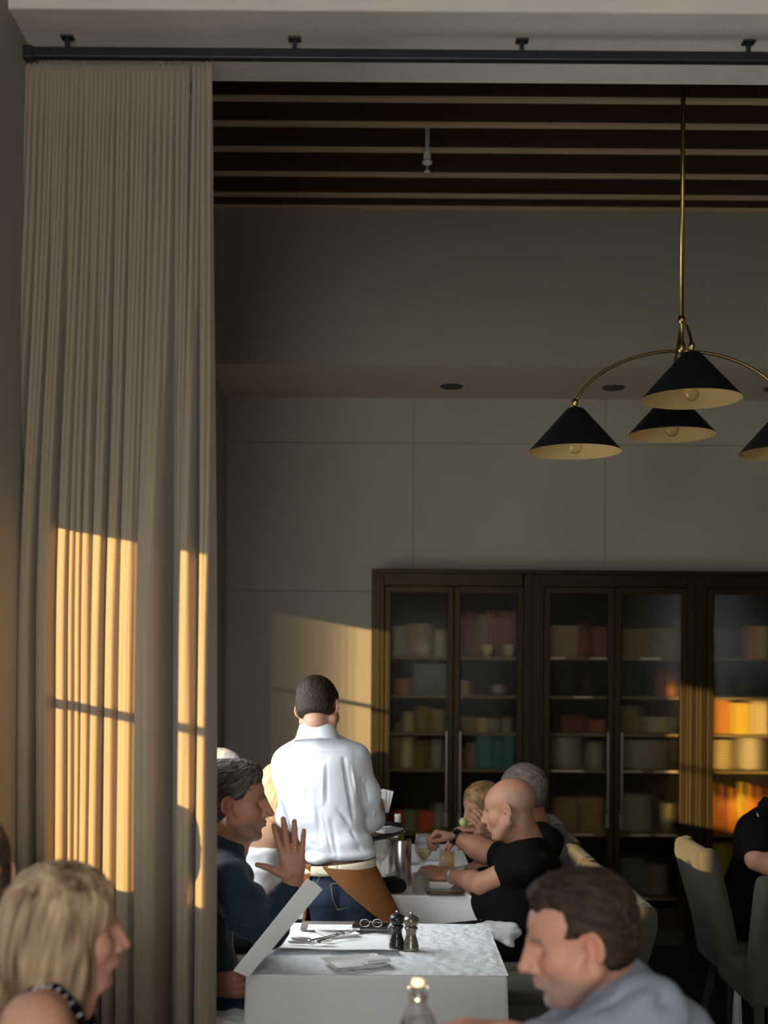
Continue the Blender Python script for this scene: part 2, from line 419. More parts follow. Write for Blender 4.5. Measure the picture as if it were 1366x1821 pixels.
# ------------------------------------------------------------------ curtain
def sstep(a, b, x):
    t = np.clip((x - a) / (b - a), 0, 1); return t * t * (3 - 2 * t)
def curtain(name, u0, u1, top_x, bot_x, folds, pleats, y0, label, seed, amp_top=0.013, valleys=()):
    """folds: list of (centre, half width, depth) in metres at the bottom; pleats: count across the heading."""
    NU, NV = 900 if pleats > 10 else 220, 90
    z_top, z_bot = zr - 0.018, 0.012
    u = np.linspace(0, 1, NU)[None, :]
    v = np.linspace(0, 1, NV)[:, None]
    z = z_top + (z_bot - z_top) * v
    w = sstep(0.0, 0.50, v)                      # heading pleats melt into the broad folds
    rs = np.random.RandomState(seed)
    ph = np.cumsum(0.6 + 0.8 * rs.rand(pleats + 2)); ph = (ph - ph[0]) / (ph[-1] - ph[0])
    s = np.interp(u[0], ph, np.arange(pleats + 2))
    am = np.interp(u[0], ph, 0.6 + 0.7 * rs.rand(pleats + 2))
    pl = (-np.cos(2 * PI * s)[None, :]) * am[None, :]
    band = sstep(0.018, 0.03, v) * (1 - sstep(0.030, 0.042, v))
    xt = top_x[0] + (top_x[1] - top_x[0]) * u
    xb = bot_x[0] + (bot_x[1] - bot_x[0]) * u
    ytop = -amp_top * pl * (0.35 + 0.9 * sstep(0.0, 0.08, v))
    yb = np.zeros_like(u)
    for c, hw, dp in folds:
        yb = yb - dp * np.exp(-(((xb - c) / hw) ** 4))
    for c, hw, dp in valleys:
        yb = yb + 1.5 * dp * np.exp(-((xb - c) / hw) ** 2)
    yb = yb + 0.0012 * pl
    lean = 0.010 * np.sin(v * 7 + u * 9)
    X = xt * (1 - w) + xb * w + lean * 0.3 * w
    Y = y0 + ytop * (1 - w) + yb * w + 0.003 * band * np.abs(pl) + 0.003 * np.sin(v * 11 + u * 30)
    Z = np.broadcast_to(z, X.shape).copy()
    Z[0] += 0.006 * np.cos(2 * PI * s)
    V = np.stack([X, Y, Z], -1).reshape(-1, 3)
    me = bpy.data.meshes.new(name)
    i = (np.arange(NV - 1)[:, None] * NU + np.arange(NU - 1)[None, :]).reshape(-1)
    Fq = np.stack([i, i + 1, i + NU + 1, i + NU], -1)
    me.vertices.add(len(V)); me.vertices.foreach_set('co', V.astype(np.float32).ravel())
    me.loops.add(Fq.size); me.loops.foreach_set('vertex_index', Fq.astype(np.int32).ravel())
    me.polygons.add(len(Fq)); me.polygons.foreach_set('loop_start', np.arange(0, Fq.size, 4, dtype=np.int32))
    me.polygons.foreach_set('use_smooth', np.ones(len(Fq), dtype=bool))
    me.update(calc_edges=True)
    me.materials.append(M['curtain'])
    o = bpy.data.objects.new(name, me); COL.objects.link(o)
    sm = o.modifiers.new('thickness', 'SOLIDIFY'); sm.thickness = 0.004
    return tag(o, label, 'curtain')
def cx(px): return (px - HX) / F_PX * 3.5
# (centre px, half width px, depth) of the broad folds low down
fl = [(14, 17, .05), (47, 13, .045), (78, 13, .040), (113, 15, .050), (146, 13, .040), (172, 10, .055), (196, 11, .040), (226, 13, .060), (266, 25, .085)]
curtain('curtain', 0, 1, (cx(22), cx(328)), (cx(-8), cx(322)), [(cx(a), b / F_PX * 3.5, c) for a, b, c in fl], 34, 3.52,
        'floor length beige linen curtain hanging in dense pleats, the wide one on the left', 3,
        valleys=[(cx(a), b / F_PX * 3.5, c) for a, b, c in [(30, 5, .06), (62, 4, .05), (96, 5, .07), (120, 3, .03), (141, 3.5, .05), (160, 3, .05), (184, 4, .055), (211, 3, .04), (246, 3, .03), (298, 8, .06)]])
fl2 = [(334, 13, .06), (368, 15, .075)]
curtain('curtain', 0, 1, (cx(333), cx(368)), (cx(321), cx(385)), [(cx(a), b / F_PX * 3.5, c) for a, b, c in fl2], 3, 3.51,
        'narrow gathered beige linen curtain end, right of the wide pleated one', 5, 0.012, valleys=[(cx(349), 5.5 / F_PX * 3.5, .06)])

# ------------------------------------------------------------------ chandelier
CD = 5.0
cb = P(1212, 622, CD)
def cz(py): return P(1212, py, CD).z
root = empty('chandelier', (cb.x, CD, cz(626)), 'brass chandelier with curved arms and black cone shades hanging at upper right', 'chandelier')
cxn = cb.x
bm = bmesh.new()
tube(bm, [(cxn, CD, Z_TOP + .1), (cxn, CD, cz(564))], 0.0095, 14)
bm_obj('stem', bm, M['brass'], root, True)
bm = bmesh.new(); lathe(bm, [(0, .1), (.06, .1), (.06, .085), (.012, .07), (0, .07)], (cxn, CD, Z_TOP), 24)
bm_obj('canopy', bm, M['brass'], root, True)
bm = bmesh.new()
prof = [(0.0, cz(560)), (0.010, cz(561)), (0.014, cz(565)), (0.017, cz(569)), (0.014, cz(573)), (0.009, cz(576)), (0.0085, cz(606)), (0.013, cz(610)), (0.017, cz(616)), (0.017, cz(622)), (0.012, cz(628)), (0, cz(631))]
lathe(bm, prof, (cxn, CD, 0), 20)
bm_obj('hub', bm, M['brass'], root, True)
R_LR = 188 / F_PX * CD
R_NF = 0.072 * CD
def arm(dirv, R, z0, z1, zs, idx):
    pts = []
    for t in np.linspace(0, 1, 22):
        a = t * PI / 2 * 0.80
        k = math.sin(a) / math.sin(PI / 2 * .80)
        h = (1 - math.cos(a)) / (1 - math.cos(PI / 2 * .80))
        if idx > 1: h = 0.55 * k + 0.45 * h
        pts.append(Vector((cxn, CD, z0 + (z1 - z0) * h)) + Vector(dirv) * R * k)
    bm = bmesh.new(); tube(bm, pts, 0.0062, 10)
    a = bm_obj('arm', bm, M['brass'], root, True)
    e = pts[-1]
    bm = bmesh.new()
    lathe(bm, [(0, .014), (.008, .012), (.0125, .004), (.0125, -.004), (.008, -.012), (.006, -.018), (.018, -.024), (.018, -.029), (0, -.029)], e, 18)
    bm_obj('joint', bm, M['brass'], root, True)
    top = e.z - .028
    hgt = top - zs
    r = 0.187
    n = 48
    bm = bmesh.new(); lathe(bm, [(0.0, top), (0.034, top), (0.036, top - .003), (r, zs), (r + .001, zs - .002)], (e.x, e.y, 0), n)
    sh = bm_obj('shade', bm, M['shade_black'], root, True)
    bm = bmesh.new(); lathe(bm, [(r + .001, zs - .002), (r - .002, zs - .002), (0.034, top - .005), (0, top - .005)], (e.x, e.y, 0), n)
    bm_obj('lining', bm, M['brass_in'], sh, True)
    bm = bmesh.new(); lathe(bm, [(0, top - .006), (.014, top - .006), (.014, top - .07), (0.010, top - .075), (0, top - .075)], (e.x, e.y, 0), 16)
    bm_obj('socket', bm, M['brass'], sh, True)
    zc = zs + .022
    bm = bmesh.new(); lathe(bm, [(.010, top - .07), (.014, top - .08), (.028, zc + .018), (.031, zc), (.026, zc - .018), (.014, zc - .029), (0, zc - .031)], (e.x, e.y, 0), 20)
    bm_obj('bulb', bm, M['bulb'], sh, True)
arm((-1, 0, 0), R_LR, cz(624), cz(716), cz(804), 0)
arm((1, 0, 0), R_LR, cz(624), cz(716), cz(804), 1)
zn = EYE + (HY - 705) / F_PX * (CD - R_NF)
zn_top = EYE + (HY - 611) / F_PX * (CD - R_NF)
arm(Vector((-0.13, -1, 0)).normalized(), R_NF, cz(573), zn_top, zn, 2)
arm(Vector((0.13, 1, 0)).normalized(), R_NF, cz(573), zn_top, zn, 3)

# ------------------------------------------------------------------ display cabinets
YC = 7.6
cab_top = P(663, 1012, YC).z
UNITS = [(660, 948, (695, 795, 818, 919)), (948, 1238, (978, 1081, 1104, 1209)), (1238, 1528, (1268, 1371, 1394, 1499))]
SHELF = [P(760, y, YC + .05).z for y in (1167, 1236, 1302, 1367, 1480, 1593)]
DEPTH = 0.38
door_top, door_bot = P(700, 1050, YC).z, 0.10
def ribbed(name, xa, xb, z0, z1, y, parent):
    n = int((xb - xa) / 0.0075)
    me_v, me_f = [], []
    for i in range(n * 4 + 1):
        x = xa + (xb - xa) * i / (n * 4)
        d = 0.0016 * abs(math.sin(PI * i / 4))
        me_v += [(x, y - d, z0), (x, y - d, z1), (x, y + .004, z0), (x, y + .004, z1)]
    for i in range(n * 4):
        a = i * 4; b = a + 4
        me_f += [(a, b, b + 1, a + 1), (a + 2, a + 3, b + 3, b + 2), (a, a + 2, b + 2, b), (a + 1, b + 1, b + 3, a + 3)]
    me_f += [(0, 1, 3, 2), (n * 16, n * 16 + 2, n * 16 + 3, n * 16 + 1)]
    me = bpy.data.meshes.new(name); me.from_pydata(me_v, [], me_f); me.materials.append(M['reeded'])
    o = bpy.data.objects.new(name, me); COL.objects.link(o); place_under(o, parent)
    return o
cab_names = ['leftmost', 'middle', 'rightmost']
def XC(px): return (px - HX) / F_PX * YC
for ci, (a, b, pan) in enumerate(UNITS):
    xa, xb = XC(a), XC(b)
    root = empty('display_cabinet', ((xa + xb) / 2, YC, 0), 'black steel display cabinet with reeded glass doors, %s of the three on the back wall' % cab_names[ci], 'cabinet', 'steel display cabinets on the back wall')
    bm = bmesh.new()
    t = 0.018
    g = 0.0006
    y0, y1 = YC + .012, YC + DEPTH
    for x in (xa + t / 2 + g, xb - t / 2 - g): box(bm, (x, (y0 + y1) / 2, cab_top / 2), (t, y1 - y0, cab_top - .002), .002)
    box(bm, ((xa + xb) / 2, (y0 + y1) / 2, cab_top - t / 2), (xb - xa - 2 * t, y1 - y0, t))
    box(bm, ((xa + xb) / 2, (y0 + y1) / 2, .05), (xb - xa - 2 * t, y1 - y0, .1))
    box(bm, ((xa + xb) / 2, y1 - .006, cab_top / 2), (xb - xa - 2 * t, .010, cab_top - .05))
    bm_obj('carcass', bm, M['cab_in'], root)
    # face frame: stiles and rails with the stepped mouldings the sun picks out
    bm = bmesh.new()
    for x0_, x1_ in ((xa + g, XC(pan[0] - 12)), (XC(pan[3] + 12), xb - g)):
        box(bm, ((x0_ + x1_) / 2, YC + .001, cab_top / 2), (x1_ - x0_, .026, cab_top), .003)
        xm = x0_ + .004 if x0_ < (xa + xb) / 2 else x1_ - .004
        box(bm, ((x0_ + x1_) / 2, YC - .016, cab_top / 2), ((x1_ - x0_) * .36, .012, cab_top - .01), .003)
    box(bm, ((xa + xb) / 2, YC + .001, (cab_top + door_top + .03) / 2), (XC(pan[3] + 12) - XC(pan[0] - 12), .026, cab_top - door_top - .03), .003)
    box(bm, ((xa + xb) / 2, YC - .020, cab_top - .014), (xb - xa - 2 * g, .020, .028), .004)
    bm_obj('face_frame', bm, M['bronze_steel'], root)
    for z in SHELF:
        sh = box_obj('shelf', ((xa + xb) / 2, YC + .20, z - .009), (xb - xa - 2 * t - .004, .33, .018), M['shelf'], root, .001)
    for di in (0, 1):
        gx0, gx1 = XC(pan[di * 2]), XC(pan[di * 2 + 1])
        xm = (XC(pan[1]) + XC(pan[2])) / 2
        dx0, dx1 = (XC(pan[0] - 11), xm - .002) if di == 0 else (xm + .002, XC(pan[3] + 11))
        zb, zt_ = door_bot, door_top + .026
        gz0 = .23
        bm = bmesh.new()
        yd = YC - .006
        box(bm, ((dx0 + gx0) / 2, yd, (zb + zt_) / 2), (gx0 - dx0, .03, zt_ - zb), .003)
        box(bm, ((dx1 + gx1) / 2, yd, (zb + zt_) / 2), (dx1 - gx1, .03, zt_ - zb), .003)
        box(bm, ((gx0 + gx1) / 2, yd, (door_top - .012 + zt_) / 2), (gx1 - gx0, .028, zt_ - door_top + .012))
        box(bm, ((gx0 + gx1) / 2, yd, (zb + gz0) / 2), (gx1 - gx0, .028, gz0 - zb))
        dr = bm_obj('door', bm, M['bronze_steel'], root)
        ribbed('glass_pane', gx0 - .004, gx1 + .004, gz0 - .004, door_top - .008, YC - .006, dr)
        hx = xm + (-1 if di == 0 else 1) * .042
        bm = bmesh.new()
        box(bm, (hx, YC - .052, P(797, 1370, YC).z), (.016, .012, .49), .003)
        for dz in (-.235, .235): box(bm, (hx, YC - .034, P(797, 1370, YC).z + dz), (.012, .036, .014))
        box(bm, (hx, YC - .024, P(797, 1370, YC).z - .30), (.022, .006, .09))
        bm_obj('handle', bm, M['handle'], dr)

# small white shelf tickets
tk = 0
TICK = [(1,'l',1,980,1007),(1,'l',1,1053,1080),(1,'r',1,1141,1178),(1,'l',2,1022,1055),(1,'l',4,984,1040),(1,'l',5,1000,1020),(1,'l',5,1024,1060),
        (1,'r',4,1104,1146),(1,'r',4,1168,1207),(1,'r',5,1125,1158),(1,'r',5,1172,1207),(1,'r',6,1125,1160)]
for (c, side, sh, x0_, x1_) in TICK:
    z = SHELF[sh - 1]
    tk += 1
    o = box_obj('shelf_ticket', ((XC(x0_) + XC(x1_)) / 2, YC + .031, z - .006), (XC(x1_) - XC(x0_), .003, .015), M['white_plastic'])
    tag(o, 'white shelf ticket at the %s of the %s shelf, %s door of middle cabinet' % ('left' if x0_ < (1021 if side == 'l' else 1155) else 'right', ['first', 'second', 'third', 'fourth', 'fifth', 'sixth'][sh - 1], 'left' if side == 'l' else 'right'), 'label', 'shelf tickets in the middle cabinet')

# contents of the cabinets --------------------------------------------------
CM = {}
def cm(c, rough=.5):
    k = (tuple(c), rough)
    if k not in CM:
        CM[k] = mat('stock_%d' % len(CM), c, rough)
    return CM[k]
def bottle(bm, c, r, h):
    lathe(bm, [(0, 0), (r, .004), (r, h * .62), (r * .85, h * .70), (r * .36, h * .79), (r * .34, h * .97), (r * .4, h * .975), (r * .4, h), (0, h)], c, 16)
COLN = {'white': (.62, .62, .58), 'cream': (.66, .60, .42), 'teal': (.05, .26, .36), 'tan': (.32, .21, .10), 'rust': (.32, .10, .04), 'reddish': (.26, .10, .06),
        'slate blue': (.13, .17, .19), 'olive': (.22, .19, .05), 'orange red': (.62, .10, .03), 'amber': (.70, .30, .04), 'yellow': (.75, .60, .08), 'grey': (.36, .37, .36),
        'pink': (.36, .25, .20), 'dark green': (.03, .06, .03), 'dark brown': (.06, .035, .02), 'silver': (.6, .6, .6), 'gold': (.8, .6, .25), 'wine red': (.16, .02, .02), 'pale green': (.30, .36, .26)}
ORD = ['first', 'second', 'third', 'fourth', 'fifth', 'sixth']
used_lab = {}
def stock(ci, side, sh, px0, px1, ytop, colour, kind, dy=.07):
    """one item standing on shelf sh (1..6) of cabinet ci; sizes read as real sizes"""
    z = SHELF[sh - 1]
    yd = YC + dy
    s = yd / F_PX
    xa, xb = (px0 - HX) * s, (px1 - HX) * s
    h = max(.03, (P((px0 + px1) / 2, ytop, yd).z - z))
    w = xb - xa; xm = (xa + xb) / 2
    m = cm(COLN[colour], .45)
    bm = bmesh.new()
    dpt = min(.2, max(w, .08))
    yc = yd + dpt / 2
    if kind == 'box':
        box(bm, (xm, yc, z + h / 2), (w - .003, dpt, h), .003)
    elif kind == 'bottle':
        bottle(bm, (xm, yd + w / 2, z), w / 2 - .001, h)
    elif kind == 'jar':
        r = w / 2 - .001
        lathe(bm, [(0, 0), (r * .95, 0), (r, .006), (r, h * .78), (r * .8, h * .84), (r * .8, h * .87), (r * .88, h * .87), (r * .88, h), (0, h)], (xm, yd + w / 2, z), 20)
    elif kind == 'bowl':
        r = w / 2 - .001
        lathe(bm, [(0, 0), (r * .45, 0), (r * .8, h * .4), (r, h), (r * .96, h), (r * .7, h * .4), (0, h * .15)], (xm, yd + w / 2, z), 24)
    elif kind == 'ball':
        r = w / 2
        lathe(bm, [(0, 0)] + [(r * math.sin(t), r - r * math.cos(t)) for t in np.linspace(.3, PI - .01, 12)] + [(0, 2 * r)], (xm, yd + w / 2, z), 20)
    elif kind == 'stack of plates':
        r = w / 2 - .001
        n = max(2, int(h / .016)); q = h / n
        pr = [(0, 0)]
        for i in range(n): pr += [(r * .6, i * q), (r, i * q + q * .6), (r, i * q + q * .8), (r * .65, i * q + q * .85)]
        pr.append((0, h))
        lathe(bm, pr, (xm, yd + w / 2, z), 28)
    elif kind == 'book':
        box(bm, (xm, yc, z + h / 2), (w - .002, dpt, h), .002)
    nm = {'stack of plates': 'plate_stack', 'ball': 'glass_float'}.get(kind, kind)
    if kind == 'stack of plates': kn = 'plate stack'
    elif kind == 'ball': kn = 'round ball'
    else: kn = kind
    o = bm_obj(nm, bm, m, None, smooth=kind in ('bottle', 'jar', 'bowl', 'ball', 'stack of plates'))
    base = '%s %s on the %s shelf behind the %s door of the %s cabinet' % (colour, kn, ORD[sh - 1], side, cab_names[ci])
    used_lab.setdefault(base, []).append((xm, o))
    o['category'] = {'stack of plates': 'plates', 'ball': 'ornament'}.get(kind, kind)
    return o
S = stock
# cabinet 1, left leaf
S(0,'left',1,697,722,1113,'grey','box'); S(0,'left',1,723,768,1109,'pink','box',.10); S(0,'left',1,773,793,1120,'white','jar')
S(0,'left',1,742,770,1138,'white','bowl',.04)
S(0,'left',2,704,732,1206,'rust','box'); S(0,'left',2,735,793,1180,'slate blue','box')
S(0,'left',3,697,712,1270,'dark brown','bottle'); S(0,'left',3,719,737,1266,'cream','jar'); S(0,'left',3,704,720,1284,'slate blue','jar',.04); S(0,'left',3,741,766,1256,'olive','box'); S(0,'left',3,768,792,1262,'tan','box')
S(0,'left',4,696,710,1312,'tan','box'); S(0,'left',4,714,738,1311,'cream','jar'); S(0,'left',4,741,765,1318,'olive','jar'); S(0,'left',4,768,791,1316,'grey','jar')
S(0,'left',5,697,720,1442,'orange red','box'); S(0,'left',5,722,742,1441,'pale green','box'); S(0,'left',5,745,772,1443,'orange red','box')
S(0,'left',5,776,792,1430,'white','jar',.10); 
# cabinet 1, right leaf
for k, (a, b, t, c) in enumerate([(820,831,1095,'reddish'),(832,845,1088,'rust'),(846,856,1100,'reddish'),(857,868,1092,'pink'),(869,880,1085,'rust'),(881,893,1098,'reddish'),(894,904,1086,'rust'),(905,917,1090,'reddish')]):
    S(0,'right',1,a,b,t,c,'book',.12)
S(0,'right',1,857,882,1146,'cream','bowl',.03); S(0,'right',1,897,917,1146,'cream','bowl',.03)
S(0,'right',2,820,837,1210,'gold','jar'); S(0,'right',2,877,897,1214,'silver','ball')
S(0,'right',3,818,848,1275,'tan','box'); S(0,'right',3,850,872,1277,'cream','jar'); S(0,'right',3,874,894,1278,'grey','jar'); S(0,'right',3,896,914,1276,'pale green','jar')
S(0,'right',4,816,832,1330,'reddish','box'); S(0,'right',4,833,846,1322,'pink','box'); S(0,'right',4,848,876,1302,'teal','box'); S(0,'right',4,878,896,1309,'teal','jar'); S(0,'right',4,898,915,1303,'teal','box')
S(0,'right',5,820,850,1440,'dark brown','box'); S(0,'right',5,853,880,1436,'dark green','box')
# cabinet 2, left leaf
S(1,'left',1,981,1030,1112,'pink','box'); S(1,'left',1,1034,1052,1104,'rust','bottle'); S(1,'left',1,1055,1080,1114,'reddish','box')
S(1,'left',2,985,1001,1192,'dark green','bottle'); S(1,'left',2,1004,1020,1192,'dark green','bottle'); S(1,'left',2,1040,1056,1190,'dark brown','bottle')
S(1,'left',3,998,1042,1272,'wine red','box'); S(1,'left',3,1050,1078,1280,'rust','box')
S(1,'left',4,979,1044,1312,'white','stack of plates'); S(1,'left',4,1048,1079,1320,'pale green','jar')
S(1,'left',5,985,1030,1418,'tan','box'); S(1,'left',5,1033,1076,1418,'tan','box')
# cabinet 2, right leaf
S(1,'right',1,1107,1154,1118,'olive','box'); S(1,'right',1,1157,1206,1116,'olive','box')
S(1,'right',2,1112,1128,1192,'dark green','bottle'); S(1,'right',2,1172,1186,1190,'rust','jar'); S(1,'right',2,1189,1205,1196,'amber','jar')
S(1,'right',3,1106,1140,1256,'olive','box'); S(1,'right',3,1142,1206,1276,'white','stack of plates')
S(1,'right',4,1106,1206,1318,'white','stack of plates',.04)
S(1,'right',5,1104,1174,1414,'white','stack of plates'); S(1,'right',5,1180,1202,1430,'cream','bowl'); 
S(1,'right',6,1104,1150,1526,'slate blue','box'); S(1,'right',6,1153,1200,1540,'grey','stack of plates')
# cabinet 3, left leaf
S(2,'left',1,1270,1300,1122,'dark brown','box'); S(2,'left',1,1329,1348,1114,'amber','box'); S(2,'left',1,1350,1366,1114,'yellow','box')
S(2,'left',2,1280,1296,1190,'dark green','bottle'); S(2,'left',2,1320,1336,1190,'dark green','bottle')
S(2,'left',3,1267,1300,1244,'amber','box'); S(2,'left',3,1303,1335,1250,'yellow','box'); S(2,'left',3,1338,1368,1246,'cream','box')
S(2,'left',4,1267,1316,1316,'cream','stack of plates'); S(2,'left',4,1320,1368,1312,'white','stack of plates')
for k, x in enumerate(range(1267, 1366, 17)):
    S(2,'left',5,x,x+16,1392 + (k % 3) * 5,['amber','rust','amber','yellow'][k % 4],'bottle')
S(2,'left',6,1267,1298,1500,'yellow','box'); S(2,'left',6,1301,1330,1500,'amber','box'); S(2,'left',6,1333,1364,1510,'yellow','box')
for base, its in used_lab.items():
    its.sort(key=lambda t: t[0])
    item, rest = base.split(' on the ', 1)
    for k, (x, o) in enumerate(its):
        if len(its) == 1: o['label'] = base; continue
        w = {2: ['left one', 'right one'], 3: ['left one', 'middle one', 'right one']}.get(len(its), [ORD[i] + ' from left' for i in range(6)])[k]
        o['label'] = '%s, %s, %s' % (item, w, rest.replace('behind the ', ''))
        o['group'] = '%ss on the %s' % (item, rest)
# ------------------------------------------------------------------ organic modelling: distance fields turned into one smooth mesh
f32 = np.float32
def V3(*a): return np.array(a, dtype=f32)
def nv(v):
    v = np.array(v, dtype=f32); return v / (np.linalg.norm(v) + 1e-9)

def C(a, b, ra, rb=None, k=.012, op='+'):      # tapered limb
    return ('c', V3(*a), V3(*b), ra, ra if rb is None else rb, k, op)
def E(c, r, k=.012, op='+', R=None):           # ellipsoid; R rows are its local axes
    return ('e', V3(*c), V3(*r), None if R is None else np.array(R, dtype=f32), k, op)
def B(c, h, rr, k=.004, op='+', R=None):       # rounded box
    return ('b', V3(*c), V3(*h), rr, None if R is None else np.array(R, dtype=f32), k, op)

def pr_bounds(p):
    if p[0] == 'c':
        r = max(p[3], p[4]); lo = np.minimum(p[1], p[2]) - r; hi = np.maximum(p[1], p[2]) + r
    elif p[0] == 'e':
        r = float(p[2].max()) if p[3] is not None else p[2]; lo = p[1] - r; hi = p[1] + r
    else:
        r = float(np.linalg.norm(p[2])) + p[3] if p[4] is not None else p[2] + p[3]; lo = p[1] - r; hi = p[1] + r
    return lo, hi
def pr_eval(p, X, Y, Z):
    if p[0] == 'c':
        a, b, ra, rb = p[1:5]; d = b - a; L2 = float(d @ d) + 1e-12
        x, y, z = X - a[0], Y - a[1], Z - a[2]
        t = np.clip((x * d[0] + y * d[1] + z * d[2]) / L2, 0, 1)
        return np.sqrt((x - t * d[0]) ** 2 + (y - t * d[1]) ** 2 + (z - t * d[2]) ** 2) - (ra + (rb - ra) * t)
    c = p[1]
    x, y, z = X - c[0], Y - c[1], Z - c[2]
    R = p[3] if p[0] == 'e' else p[4]
    if R is not None:
        x, y, z = (R[0, 0] * x + R[0, 1] * y + R[0, 2] * z, R[1, 0] * x + R[1, 1] * y + R[1, 2] * z, R[2, 0] * x + R[2, 1] * y + R[2, 2] * z)
    if p[0] == 'e':
        r = p[2]
        k0 = np.sqrt((x / r[0]) ** 2 + (y / r[1]) ** 2 + (z / r[2]) ** 2)
        k1 = np.sqrt((x / r[0] ** 2) ** 2 + (y / r[1] ** 2) ** 2 + (z / r[2] ** 2) ** 2)
        return k0 * (k0 - 1) / np.maximum(k1, 1e-6)
    h, rr = p[2], p[3]
    qx, qy, qz = np.abs(x) - h[0], np.abs(y) - h[1], np.abs(z) - h[2]
    return np.sqrt(np.maximum(qx, 0) ** 2 + np.maximum(qy, 0) ** 2 + np.maximum(qz, 0) ** 2) + np.minimum(np.maximum(qx, np.maximum(qy, qz)), 0) - rr

def nets(D, o, h):
    nx, ny, nz = D.shape
    S = D < 0
    c = [S[i:nx - 1 + i, j:ny - 1 + j, k:nz - 1 + k] for i in (0, 1) for j in (0, 1) for k in (0, 1)]
    al = c[0].copy(); an = c[0].copy()
    for q in c[1:]: al &= q; an |= q
    act = an & ~al
    I = np.argwhere(act)
    vid = np.full(act.shape, -1, dtype=np.int32); vid[act] = np.arange(len(I))
    offs = np.array([(i, j, k) for i in (0, 1) for j in (0, 1) for k in (0, 1)])
    vals = np.stack([D[I[:, 0] + a, I[:, 1] + b, I[:, 2] + cc] for a, b, cc in offs], 1)
    pos = np.zeros((len(I), 3)); cnt = np.zeros(len(I))
    for a in range(8):
        for b in range(a + 1, 8):
            if np.abs(offs[a] - offs[b]).sum() != 1: continue
            va, vb = vals[:, a], vals[:, b]
            cr = (va < 0) != (vb < 0)
            t = np.where(cr, va / np.where(va == vb, 1, va - vb), 0)
            pos += np.where(cr[:, None], offs[a] + t[:, None] * (offs[b] - offs[a]), 0); cnt += cr
    V = (I + pos / cnt[:, None]) * h + o
    Fs = []
    for ax in range(3):
        sl0 = [slice(1, -1)] * 3; sl1 = [slice(1, -1)] * 3
        sl0[ax] = slice(0, -1); sl1[ax] = slice(1, None)
        A, Bq = S[tuple(sl0)], S[tuple(sl1)]
        E_ = np.argwhere(A != Bq)
        if not len(E_): continue
        fl = A[E_[:, 0], E_[:, 1], E_[:, 2]]
        G = E_ + 1; G[:, ax] -= 1
        u, w = [(1, 2), (2, 0), (0, 1)][ax]
        def q(du, dw):
            K = G.copy(); K[:, u] -= du; K[:, w] -= dw
            return vid[K[:, 0], K[:, 1], K[:, 2]]
        quad = np.stack([q(1, 1), q(0, 1), q(0, 0), q(1, 0)], 1)
        quad[~fl] = quad[~fl][:, ::-1]
        Fs.append(quad)
    F = np.concatenate(Fs)
    return V, F[(F >= 0).all(1)]

def field(prims, h, pad=None):
    pad = 3 * h if pad is None else pad
    bs = [pr_bounds(p) for p in prims if p[-1] == '+']
    lo = np.min([b[0] for b in bs], 0) - pad; hi = np.max([b[1] for b in bs], 0) + pad
    n = np.ceil((hi - lo) / h).astype(int) + 1
    D = np.full(n, 0.08, dtype=f32)
    ax = [(lo[i] + np.arange(n[i]) * h).astype(f32) for i in range(3)]
    for p in prims:
        k, op = p[-2], p[-1]
        bl, bh = pr_bounds(p); m = k + 4 * h
        i0 = np.maximum(((bl - m - lo) / h).astype(int), 0); i1 = np.minimum(((bh + m - lo) / h).astype(int) + 2, n)
        if (i1 <= i0).any(): continue
        s = tuple(slice(i0[i], i1[i]) for i in range(3))
        d = pr_eval(p, ax[0][s[0]][:, None, None], ax[1][s[1]][None, :, None], ax[2][s[2]][None, None, :])
        a = D[s]
        if op == '+':
            hh = np.clip(0.5 + 0.5 * (a - d) / k, 0, 1); D[s] = a + (d - a) * hh - k * hh * (1 - hh)
        elif op == '-':
            hh = np.clip(0.5 - 0.5 * (a + d) / k, 0, 1); D[s] = a + (-d - a) * hh + k * hh * (1 - hh)
    if True:
        for p in prims:
            if p[-1] == '&':   # keep only inside
                d = pr_eval(p, ax[0][:, None, None], ax[1][None, :, None], ax[2][None, None, :])
                D = np.maximum(D, d)
    return D, lo, ax

def solid(prims, h):
    D, lo, ax = field(prims, h)
    return nets(D, lo, h)

def vnoise(Pn, freq, seed=0):
    """smooth value noise in 3D, vectorised"""
    Q = Pn * np.array(freq) + seed * 17.31
    I = np.floor(Q).astype(np.int64); Fr = Q - I; Fr = Fr * Fr * (3 - 2 * Fr)
    def hsh(i, j, k):
        n = (i * 374761393 + j * 668265263 + k * 2147483647 + seed * 1013904223) & 0xffffffff
        n = ((n ^ (n >> 13)) * 1274126177) & 0xffffffff
        n = (n ^ (n >> 16)) & 0xffff
        return n / 65535.0 * 2 - 1
    r = 0
    for a in (0, 1):
        for b in (0, 1):
            for c in (0, 1):
                w = (Fr[:, 0] if a else 1 - Fr[:, 0]) * (Fr[:, 1] if b else 1 - Fr[:, 1]) * (Fr[:, 2] if c else 1 - Fr[:, 2])
                r = r + w * hsh(I[:, 0] + a, I[:, 1] + b, I[:, 2] + c)
    return r
def normals(V, F):
    n = np.cross(V[F[:, 2]] - V[F[:, 0]], V[F[:, 3]] - V[F[:, 1]])
    N = np.zeros_like(V)
    for k in range(4):
        for a in range(3): N[:, a] += np.bincount(F[:, k], n[:, a], len(V))
    return N / (np.linalg.norm(N, axis=1)[:, None] + 1e-12)
def smooth(V, F, it=1):
    for _ in range(it):
        A = np.zeros_like(V); c = np.zeros(len(V))
        for k in range(4):
            a, b = F[:, k], F[:, (k + 1) % 4]
            for q in range(3): A[:, q] += np.bincount(a, V[b, q], len(V)) + np.bincount(b, V[a, q], len(V))
            c += np.bincount(a, minlength=len(V)) + np.bincount(b, minlength=len(V))
        V = V * .45 + .55 * A / np.maximum(c, 1)[:, None]
    return V

